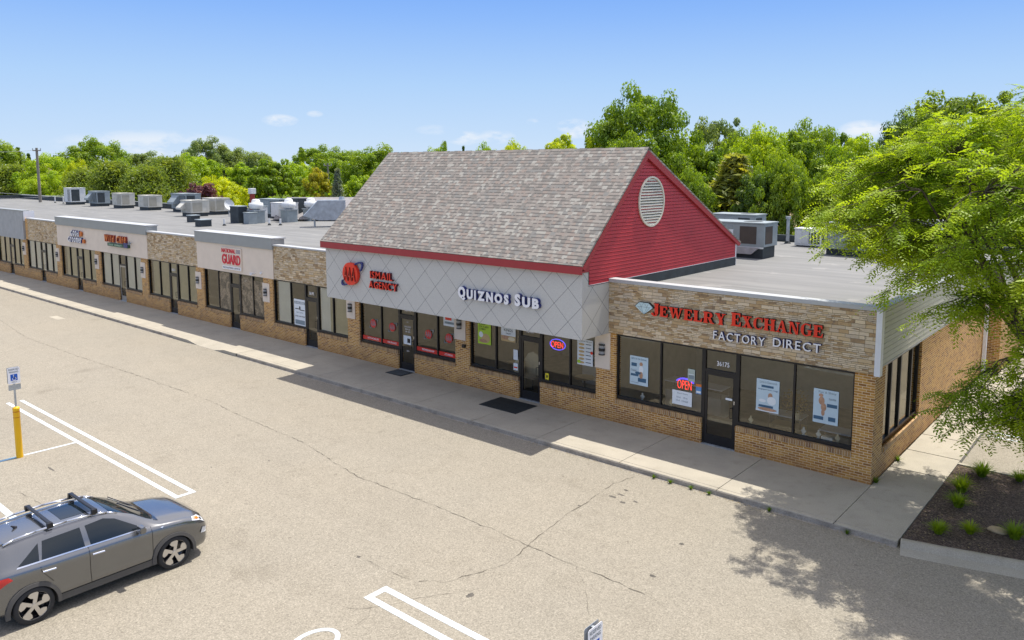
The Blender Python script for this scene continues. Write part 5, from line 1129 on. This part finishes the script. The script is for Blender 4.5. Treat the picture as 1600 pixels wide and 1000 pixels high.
            b = MB(); c0 = Vector((ax, cy+sg*.07, WR-.001))
            for k in range(5):
                A = R(72*k+20); e = Vector((math.cos(A), 0, math.sin(A))); f = Vector((-math.sin(A), 0, math.cos(A)))
                b.prism([(.03, -.035), (.215, -.085), (.25, -.05), (.245, .045), (.20, .085), (.155, .05), (.13, .005), (.03, .03)], c0, e, f, (0, sg*.02, 0))
            b.lathe([(.262, .0), (.262, .024*sg), (.247, .024*sg), (.247, 0)], c0, 36, 'Y'); b.lathe([(.0, .03*sg), (.045, .028*sg), (.05, 0)], c0, 16, 'Y'); b.build('alloy_spokes', ALLOY, wv)
    t.location = loc; t.rotation_euler = (0, 0, rot); return t
make_car((-10.55, -14.28, GZ), math.pi/2)

# ------------------------------------------------------------------ vegetation
def crown_points(kind, rng, nl, h, r):
    """leaf positions for a tree of height h, crown radius r"""
    C = []; 
    if kind in ('round', 'loose', 'oval'):
        base = .22 if kind != 'oval' else .12; nc = {'round': 230, 'loose': 150, 'oval': 200}[kind]
        for _ in range(nc):
            d = unit(rng.normal(size=3)); rad = rng.uniform(.55, 1.0)**.6
            if kind == 'oval': d[2] *= 1.0
            bump = 1+.16*math.sin(d[0]*5+d[2]*4)+.12*math.sin(d[1]*7+1)
            c = np.array([d[0]*r*rad*bump, d[1]*r*rad*bump, h*(base+(1-base)/2)+d[2]*h*(1-base)/2*rad*(.92+.08*bump)])
            if c[2] > h*.9: c[2] = h*rng.uniform(.82, .98)
            C.append((c, r*rng.uniform(.09, .20)))
        C = C; pts = []; nrm = []; per = nl//len(C)
        for c, cr in C:
            q = unit(rng.normal(size=(per, 3))); rr = rng.uniform(.35, 1.05, size=(per, 1))**.5
            p = c+q*rr*cr*np.array([1.15, 1.15, .75]); pts.append(p); nrm.append(unit(q+np.array([0, 0, .7])+rng.normal(size=(per, 3))*.5))
        return np.concatenate(pts), np.concatenate(nrm)
    if kind in ('spruce', 'pine'):
        pts = []; nrm = []; tiers = 22 if kind == 'spruce' else 13
        for k in range(tiers):
            z = h*(.06+.92*k/tiers); rr = r*((1-k/tiers)**(1.05 if kind == 'spruce' else .45))+.08; nb = 9 if kind == 'spruce' else 7
            for j in range(nb):
                a = rng.uniform(0, 6.28); L = rr*rng.uniform(.75, 1.1); m = int(nl/tiers/nb)
                q = rng.uniform(.15, 1, size=m)**.7; sd = rng.normal(size=(m, 3))*np.array([.09, .09, .06])*r*(1.2 if kind == 'spruce' else 1.9)
                p = np.stack([np.cos(a)*q*L, np.sin(a)*q*L, z+np.where(q > 0, (-.14 if kind == 'spruce' else .10)*L*q, 0)], 1)+sd*(.5+q[:, None])*min(1, .25+rr/r); pts.append(p); nrm.append(unit(rng.normal(size=(m, 3))+np.array([0, 0, .8])))
        return np.concatenate(pts), np.concatenate(nrm)
VAR = {}
def variant(kind, idx):
    if (kind, idx) in VAR: return VAR[(kind, idx)]
    rng = np.random.default_rng(100+idx*17+len(kind)*5); h, r = {'round': (9, 4.4), 'loose': (10, 4.2), 'oval': (8, 2.9), 'spruce': (9, 2.2), 'pine': (9, 3.6)}[kind]
    nl = {'round': 42000, 'loose': 27000, 'oval': 32000, 'spruce': 20000, 'pine': 26000}[kind]
    P, N = crown_points(kind, rng, nl, h, r); me = leaf_mesh('crown', P, N, rng.uniform(.11, .22, size=len(P))*(.9 if kind in ('spruce', 'pine') else 1.), rng, 1.25 if kind not in ('spruce', 'pine') else 2.6)
    b = MB(); b.cyl((0, 0, -.3), (0, 0, h*.55), .24, .13, 9); b.cyl((0, 0, h*.55), (.1, 0, h*(.95 if kind in ('spruce', 'pine') else .85)), .13, .03, 8)
    if kind not in ('spruce', 'pine'):
        for k in range(9):
            a = rng.uniform(0, 6.28); z0 = h*rng.uniform(.25, .5); L = r*rng.uniform(.5, .85); mid = Vector((math.cos(a)*L*.5, math.sin(a)*L*.5, z0+L*.45)); b.cyl((0, 0, z0), mid, .1, .06, 6); b.cyl(mid, (math.cos(a+.2)*L, math.sin(a+.2)*L, z0+L*1.05), .06, .02, 6)
    tm = bpy.data.meshes.new('trunk'); tm.from_pydata(b.v, [], b.f); tm.materials.append(BARK); VAR[(kind, idx)] = (me, tm, h, r); return VAR[(kind, idx)]
def place_tree(kind, idx, u, vtop, wpx, dist, color, label, name='tree', vbase=None, rot=None, cat='tree', group='trees beyond the flat roof'):
    """put a tree where the photograph shows it: centre column u, crown top at row vtop, crown wpx wide, dist metres away"""
    me, tm, h, r = variant(kind, idx); d = ray(u, vtop); hd = math.hypot(d.x, d.y)
    yb = 18.5 if u < 640 else 23.5; dw = (yb-CAM.y)/(d.y/hd); rr_ = wpx/2/FPX*dw; dist = max(dist, dw+rr_*.9); P = CAM+d*(dist/hd); H = P.z+.2; depth = dist/hd*1.0; wid = wpx/FPX*depth
    t = thing(name, label, cat, (P.x, P.y, -.18), group); t.scale = (wid/2/r, wid/2/r, H/h); t.rotation_euler = (0, 0, random.uniform(0, 6.28) if rot is None else rot)
    for nm, m in (('crown', me), ('trunk', tm)):
        o = bpy.data.objects.new(nm, m); COL.objects.link(o); o.parent = t; o.color = (*color, 1)
    return t
DK, MD, BR, YG, LM, OL, GY2, PU, BL, OR_ = (.10, .17, .025), (.20, .30, .02), (.30, .42, .018), (.40, .48, .015), (.46, .52, .012), (.185, .25, .045), (.20, .27, .09), (.16, .06, .09), (.20, .25, .22), (.38, .37, .03)
TREES = [('round', 0, 1068, 218, 100, 70, MD, 'dark green tree between the tallest one and the sparse grey one'), ('round', 1, 1165, 205, 110, 66, MD, 'green crown filling in behind the golden spruce'), ('oval', 1, 1240, 205, 100, 60, MD, 'upright green tree left of the dark leafed one'), ('loose', 1, 1330, 205, 110, 64, BR, 'light green tree between the dark leafed one and the locust'), ('round', 0, 1085, 262, 90, 48, MD, 'low green tree directly behind the lower gable slope'), ('oval', 0, 1190, 270, 90, 44, DK, 'dark bushy tree just behind the grey units'),
 ('round', 2, 1590, 165, 120, 72, DK, 'dark tree at the right edge above the locust'), ('loose', 0, 1470, 190, 120, 60, MD, 'green tree just above the middle of the locust crown'), ('round', 0, -12, 216, 90, 150, MD, 'tall green tree cut by the left edge of the view'), ('spruce', 0, 27, 226, 34, 150, DK, 'dark spruce poking up left of the utility pole'),
 ('spruce', 1, 44, 236, 26, 155, DK, 'smaller dark spruce top just left of the utility pole'), ('round', 1, 80, 242, 90, 135, BR, 'light green round tree behind the utility pole'),
 ('pine', 0, 18, 256, 90, 100, OL, 'olive pine filling the lower left skyline'), ('round', 2, 72, 268, 66, 96, BR, 'bright green tree right of the foot of the utility pole'),
 ('round', 0, 117, 250, 40, 118, LM, 'small yellow green tree above the brown house roof'), ('round', 1, 148, 217, 96, 145, MD, 'tall broad tree rising highest on the left skyline'),
 ('pine', 1, 128, 262, 70, 100, OL, 'dark pine right of the brown roofed house'), ('pine', 0, 178, 250, 100, 104, OL, 'wide olive pine behind the beige roof unit'), ('round', 1, 222, 238, 90, 190, GY2, 'hazy grey green tree far behind the pines'),
 ('pine', 1, 228, 258, 90, 100, OL, 'shaggy pine in the middle of the left pines'), ('pine', 0, 268, 244, 90, 106, OL, 'tall pine left of the yellow green tree'), ('round', 2, 302, 241, 80, 140, BR, 'light green tree behind the yellow green one'),
 ('loose', 0, 320, 214, 70, 170, GY2, 'tall grey green tree left of centre skyline'), ('round', 1, 350, 228, 70, 170, GY2, 'grey green tree right of the tallest one'), ('round', 2, 392, 233, 80, 170, GY2, 'dull green tree with lower dome near centre left'),
 ('round', 0, 345, 276, 80, 88, LM, 'bright yellow green tree above the beige roof unit'), ('oval', 0, 315, 284, 66, 80, PU, 'purple leaved tree behind the roof units'), ('oval', 1, 282, 300, 40, 84, PU, 'low purple shrub like tree left of the big purple one'),
 ('oval', 1, 375, 254, 66, 98, BR, 'green tree right of the yellow green one'), ('oval', 0, 425, 246, 80, 92, MD, 'leafy green tree behind the rusty flue'), ('loose', 1, 462, 250, 80, 96, BR, 'light leafed tree above the exhaust fans'),
 ('spruce', 0, 470, 226, 30, 140, DK, 'dark conifer tip left of the round tree'), ('round', 1, 492, 229, 84, 135, MD, 'round topped green tree above the fans'), ('round', 2, 540, 231, 76, 138, MD, 'round tree left of the shingled roof'),
 ('oval', 1, 497, 262, 50, 90, OR_, 'golden yellow small tree left of the blue spruce'), ('spruce', 1, 527, 258, 44, 78, BL, 'blue spruce left of the shingled roof'), ('round', 0, 590, 228, 110, 90, MD, 'large green tree touching the left slope of the shingled roof'), ('oval', 0, 560, 272, 60, 86, BR, 'bright green tree low beside the roof slope'),
 ('round', 1, 685, 227, 56, 75, BR, 'bright tree top just above the roof ridge left part'), ('spruce', 1, 695, 215, 26, 90, GY2, 'thin conifer tip above the roof ridge'), ('spruce', 0, 724, 223, 22, 95, DK, 'tiny dark conifer tip above the ridge'),
 ('round', 2, 755, 225, 60, 85, BR, 'low bright tree top in the middle of the ridge'), ('round', 0, 800, 221, 76, 80, YG, 'yellow green tree top above the ridge'), ('oval', 1, 877, 210, 88, 68, YG, 'taller yellow green tree top left of the big dark tree'), ('round', 1, 930, 222, 60, 62, YG, 'small bright tree in front of the big dark tree'),
 ('round', 1, 1005, 139, 152, 62, (.17, .27, .02), 'tallest dark green tree right behind the gable peak'), ('round', 2, 985, 212, 110, 58, MD, 'lower green tree behind the gable peak'), ('loose', 1, 1122, 178, 100, 75, GY2, 'sparse grey green tree right of the tallest one'),
 ('oval', 0, 1105, 225, 90, 60, MD, 'mid green tree behind the gable slope'), ('spruce', 1, 1150, 232, 190, 46, (.25, .28, .07), 'golden green spruce beside the grey units'), ('loose', 0, 1195, 194, 110, 58, BR, 'light green tree behind the grey units'),
 ('round', 0, 1225, 240, 100, 44, MD, 'dense green tree behind the white roof box'), ('round', 2, 1280, 189, 110, 66, MD, 'dark leafed tree left of the locust crown'), ('round', 1, 1320, 240, 110, 50, MD, 'green tree glimpsed through the left of the locust crown'),
 ('loose', 1, 1505, 137, 190, 66, (.18, .26, .03), 'tall sparse dark tree above the locust crown'), ('round', 2, 1425, 172, 110, 70, DK, 'dark round tree top left of the tall sparse one'), ('round', 2, 1420, 235, 150, 52, MD, 'green tree hidden behind the locust crown'), ('round', 0, 1550, 220, 150, 55, MD, 'green tree behind the right of the locust crown')]
for a in TREES:
    nm = {'spruce': 'spruce_tree', 'pine': 'pine_tree'}.get(a[0], 'deciduous_tree'); place_tree(*a, name=nm)
# low undergrowth mass along the rear so no bare horizon shows
rng = np.random.default_rng(5); P = []
for k in range(420):
    x = rng.uniform(-190, 40); y = rng.uniform(24, 34)+max(0, (-x-60))*.12; n = 60; P.append(np.array([x, y, rng.uniform(.5, 4.2)])+rng.normal(size=(n, 3))*np.array([1.5, 1.2, .9]))
P = np.concatenate(P); N = unit(rng.normal(size=P.shape)+np.array([0, 0, .8])); o = bpy.data.objects.new('undergrowth', leaf_mesh('undergrowth', P, N, rng.uniform(.3, .6, size=len(P)), rng)); COL.objects.link(o); o['kind'] = 'stuff'; o.color = (*MD, 1)
tag(o, 'dark green undergrowth behind the building', 'bushes')
P = []
for k in range(700):
    a = rng.uniform(-2.2, .9); d = rng.uniform(210, 260); x, y = 5+math.sin(a)*d, -20+math.cos(a)*d; n = 90; P.append(np.array([x, y, rng.uniform(0, 9)])+rng.normal(size=(n, 3))*np.array([4, 4, 1.6]))
P = np.concatenate(P); P = P[P[:, 2] < 9.5+1.5*np.sin(P[:, 0]*.11)]; N = unit(rng.normal(size=P.shape)+np.array([0, 0, .8])); o = bpy.data.objects.new('far_woodland', leaf_mesh('far_woodland', P, N, rng.uniform(.45, .85, size=len(P)), rng)); COL.objects.link(o); o['kind'] = 'stuff'; o.color = (*GY2, 1)
tag(o, 'hazy far woodland along the horizon', 'woodland')

# the near honey locust: limbs, twigs, pinnate leaves
def locust():
    rng = np.random.default_rng(23); T0 = np.array([4.35, .75, 0.]); t = thing('honey_locust_tree', 'large feathery yellow green locust tree standing in the mulch bed at the right', 'tree', (T0[0], T0[1], -.03))
    br = MB(); tips = []
    def limb(p, d, L, r, lvl):
        seg = 5; pts = [np.array(p)]; dd = unit(np.array(d, float))
        for i in range(seg):
            dd = unit(dd+rng.normal(size=3)*.13+np.array([0, 0, (.10 if lvl < 2 else -.05)])); pts.append(pts[-1]+dd*L/seg)
        for i in range(seg): br.cyl(pts[i], pts[i+1], r*(1-.75*i/seg), r*(1-.75*(i+1)/seg), n=7 if lvl < 2 else 5, caps=False)
        return pts
    C = np.array([4.2, .5, 6.5]); RX = np.array([6.45, 5.0, 3.4])
    def inside(p, s=1.): return (((p-C)/RX)**2).sum() < s
    trunk = limb(T0+np.array([0, 0, -.1]), (.05, 0, 1), 3.0, .17, 0); mains = []
    for k in range(26):
        a = k*2.399+.5; el = -.05+1.35*((k*.37) % 1)**1.1; d = np.array([math.cos(a)*math.cos(el), math.sin(a)*math.cos(el), math.sin(el)]); p = trunk[3+k % 3]
        e = C+RX*d*.74; L = np.linalg.norm(e-p); mains.append(limb(p, e-p+rng.normal(size=3)*.3, L, .062, 1))
    nodes = np.array([q for M in mains for q in M[1:]]); secs = []
    ends = []
    while len(ends) < 540:
        q = unit(rng.normal(size=3))*rng.uniform(.25, 1)**.42*np.array([1, 1, 1]); e = C+RX*q*.97
        if e[0] < 4.6 and e[2] < 5.75-.36*e[0]: continue
        if math.sin(e[0]*2.3+1)*math.sin(e[1]*2.1)*math.sin(e[2]*2.6+.7) < -.10: continue
        if e[2] < 3.3: continue
        ends.append(e)
    for k in range(30): ends.append(np.array([rng.uniform(1.9, 4.2), rng.uniform(-2.0, .2), rng.uniform(2.45, 3.1)]))
    for k in range(46): ends.append(np.array([rng.uniform(-1.2, 2.2), rng.uniform(-1.6, 3.2), 0])+np.array([0, 0, 0])); e = ends[-1]; e[2] = min(8.8, 8.0+.45*e[0])+rng.uniform(-1.0, .3)
    TD = T0+np.array([0, 0, 3.2])
    for e in ends:
        dn = np.linalg.norm(nodes-e, axis=1)+.35*np.linalg.norm(nodes-TD, axis=1); p = nodes[dn.argmin()]; L = np.linalg.norm(e-p)
        pts = [p+(e-p)*i/5+np.array([0, 0, .22*L*math.sin(math.pi*i/5)*.5])+rng.normal(size=3)*.04*(i not in (0, 5)) for i in range(6)]
        for i in range(5): br.cyl(pts[i], pts[i+1], .016*(1-.14*i), .016*(1-.14*(i+1)), 5, False)
        secs.append(pts)
    fr_o = []; fr_d = []
    for q in secs:
        for i in range(2, 6):
            for _ in range(4 if i > 3 else 2):
                d = unit(unit(q[i]-q[i-1])*.55+rng.normal(size=3)*np.array([1, 1, .30])); L = rng.uniform(.3, .62)
                tw = [q[i], q[i]+d*L*.5+np.array([0, 0, -.02]), q[i]+d*L+np.array([0, 0, -.09])]; br.cyl(tw[0], tw[2], .005, .003, 4, False)
                for s_ in range(6):
                    fr_o.append(tw[0]+(tw[2]-tw[0])*(.15+s_*.17)); fr_d.append(unit(d*.6+rng.normal(size=3)*np.array([.8, .8, .22])+np.array([0, 0, -.12])))
    FO = np.array(fr_o); FD = np.array(fr_d); nf = len(FO); nl = 8; Pp = []; Uu = []; Vv = []
    side = unit(np.cross(FD, np.array([0, 0, 1.])+rng.normal(size=(nf, 3))*.35)); L = rng.uniform(.18, .32, size=(nf, 1))
    for k in range(nl):
        s_ = (k+1)/nl; sg = 1 if k % 2 else -1; c = FO+FD*L*s_+np.array([0, 0, -1.])*L*(s_**2)*.35
        u = unit(side*sg+FD*.35+np.array([0, 0, -.15])); Pp.append(c+u*.045); Uu.append(u); Vv.append(FD)
    P = np.concatenate(Pp); U = np.concatenate(Uu); V_ = np.concatenate(Vv); n = len(P); a, b_ = .048, .021
    V = np.empty((n, 4, 3)); V[:, 0] = P-U*a; V[:, 1] = P+V_*b_; V[:, 2] = P+U*a; V[:, 3] = P-V_*b_
    V -= np.array(ORG[t.name])
    me = bpy.data.meshes.new('crown'); me.vertices.add(n*4); me.vertices.foreach_set('co', V.ravel()); me.loops.add(n*4); me.loops.foreach_set('vertex_index', np.arange(n*4, dtype=np.int32)); me.polygons.add(n)
    me.polygons.foreach_set('loop_start', np.arange(0, n*4, 4, dtype=np.int32)); me.polygons.foreach_set('loop_total', np.full(n, 4, dtype=np.int32)); me.update(); me.materials.append(LEAF)
    o = bpy.data.objects.new('crown', me); COL.objects.link(o); o.parent = t; o.color = (.30, .41, .028, 1); br.build('trunk', BARK, t); print('locust leaflets', n)
locust()
# bed plants
def clump(x, y, s, label, z=-.02, col=(.22, .32, .02), name='grass_clump', cat='grass clump', group='ornamental grass clumps in the mulch bed', n=170, seed=0):
    rng = np.random.default_rng(seed+int(abs(x)*100)); b = MB()
    for _ in range(n):
        a = rng.uniform(0, 6.28); L = s*rng.uniform(.6, 1.1); lean = rng.uniform(.25, 1.1); d = Vector((math.cos(a), math.sin(a), 0)); w_ = Vector((-d.y, d.x, 0))*.011*(s/.35)**.5; p = Vector((x, y, z))+d*rng.uniform(0, .07*s/.35); prev = p; ww = w_
        for k in range(4):
            q = (k+1)/4; nx = p+d*L*lean*q**1.3*.75+Vector((0, 0, L*(q-.55*lean*q*q))); w2 = w_*(1-q*.85); b.quad(prev-ww, prev+ww, nx+w2, nx-w2); prev, ww = nx, w2
    o = b.build(name, LEAF); o.color = (*col, 1); return tag(o, label, cat, group)
for k, (x, y, s, lb) in enumerate([(2.05, 2.5, .50, 'grass clump at the back kerb nearest the side walk'), (1.85, 1.1, .52, 'largest dark green grass clump by the side walk'), (1.98, .05, .45, 'grass clump below the largest dark one'), (1.95, -1.75, .38, 'front left grass clump nearest the street kerb'),
        (2.48, -1.3, .34, 'small grass clump second along the front of the bed'), (3.28, -.95, .46, 'grass clump at the right edge beside the tan rock'), (2.85, 2.75, .36, 'grass clump at the back kerb cut by the right edge')]): clump(x, y, s, lb, seed=k, n=230)
b = MB(); b.lathe([(0, 0), (.16, .0), (.2, .04), (.15, .09), (0, .1)], (0, 0, 0), 12); b.v = [(2.95+v[0]*1.1+.02*math.sin(v[1]*30), -.85+v[1]*.7, -.02+v[2]+.01*math.sin(v[0]*40)) for v in b.v]; tag(b.build('rock', ROCK, smooth=True), 'flat tan rock in the mulch bed', 'rock')
for k, (x, y, lb) in enumerate([(-4.6, -2.85, 'leftmost weed tuft at the street kerb'), (-4.1, -2.86, 'second weed tuft from the left at the kerb'), (-3.5, -2.86, 'third weed tuft along the kerb'), (-3.0, -2.86, 'fourth weed tuft along the kerb'), (-1.45, -2.84, 'lone weed tuft at the kerb before the shadow'), (.35, -2.84, 'small weed in the tree shadow at the kerb'), (.06, .25, 'weed at the brick corner of the building'), (.08, 2.2, 'weed at the foot of the side wall')]):
    clump(x, y, .13 if y < 0 else .22, lb, -.12 if y < 0 else .0, (.12, .2, .02), 'weed_tuft', 'weed', 'weed tufts along the kerb' if y < 0 else 'weeds at the side wall', 60, k)
# poles, wires, houses
def upole(u, v, dist, label, w=.16):
    d = ray(u, v); P = CAM+d*(dist/math.hypot(d.x, d.y)); t = thing('utility_pole', label, 'utility pole', (P.x, P.y, -.18)); MB().cyl((P.x, P.y, -.2), (P.x, P.y, P.z), w*1.2, w*.8).build('pole', POLEM, t)
    dx = Vector((math.cos(YAW), math.sin(YAW), 0)); a, c = P+dx*.45+Vector((0, 0, -.3)), P-dx*.45+Vector((0, 0, -.3)); MB().cyl(a, c, .07, n=6).build('crossarm', POLEM, t)
    for e in (a, c): MB().cyl(e, e+Vector((0, 0, .25)), .05, n=6).build('insulator', GALV, t)
    return P, t
P1, t = upole(57, 231, 106, 'wooden utility pole at the left with a short crossarm')
upole(512, 255, 100, 'pale utility pole above the domed fans', .12); upole(1286, 262, 60, 'grey pole behind the locust crown', .12)
for (pa, pb, lb) in (((-60, 296), (270, 304), 'thin pale wire sagging low across the pines at the left'), ((-60, 306), (130, 300), 'lower thin wire at the far left'), ((57, 234), (-80, 226), 'thin wire leaving the top of the left utility pole')):
    A = CAM+ray(*pa)*90; B_ = CAM+ray(*pb)*92; b = MB(); pts = [A.lerp(B_, i/12)+Vector((0, 0, -.5*(1-(2*i/12-1)**2))) for i in range(13)]; b.tube(pts, .016, 5); tag(b.build('overhead_wire', COPING), lb, 'wire')
def house(u, v, dist, w_, dp, hw, hr, rm, label, rot=.3):
    d = ray(u, v); P = CAM+d*(dist/math.hypot(d.x, d.y)); t = thing('house', label, 'house', (0, 0, -.18)); z0 = -.18
    MB().box(-w_/2, w_/2, -dp/2, dp/2, z0, hw).build('wall', SIDEW, t)
    MB().add([(-w_/2-.4, -dp/2-.5, hw-.1), (w_/2+.4, -dp/2-.5, hw-.1), (w_/2+.4, dp/2+.5, hw-.1), (-w_/2-.4, dp/2+.5, hw-.1), (-w_/2-.4, 0, hr), (w_/2+.4, 0, hr)], [(0, 1, 5, 4), (2, 3, 4, 5), (0, 4, 3), (1, 2, 5), (3, 2, 1, 0)]).build('roof', rm, t)
    for k in (-1, 1):
        f = MB().box(k*w_*.25-.5, k*w_*.25+.5, -dp/2-.05, -dp/2+.02, 1.2, 2.3).build('window', WHITEM, t); MB().box(k*w_*.25-.42, k*w_*.25+.42, -dp/2-.06, -dp/2-.051, 1.28, 2.22).build('pane', CARG, f)
    t.location = (P.x, P.y, 0); t.rotation_euler = (0, 0, rot); return t
house(104, 271, 150, 8, 7, 7.0, 9.6, ROOFB, 'brown roofed house among the trees at the left', YAW); house(548, 312, 62, 9, 6, 4.2, 5.6, ROOFG, 'grey roofed garage beside the blue spruce', YAW)
house(1118, 300, 56, 9, 7, 3.6, 6.6, plain('tan_roof', (.36, .26, .18), .9), 'tan roofed house behind the gable slope', YAW+.3); house(1385, 345, 60, 9, 7, 3.4, 5.2, ROOFB, 'tan house glimpsed through the locust crown', YAW)
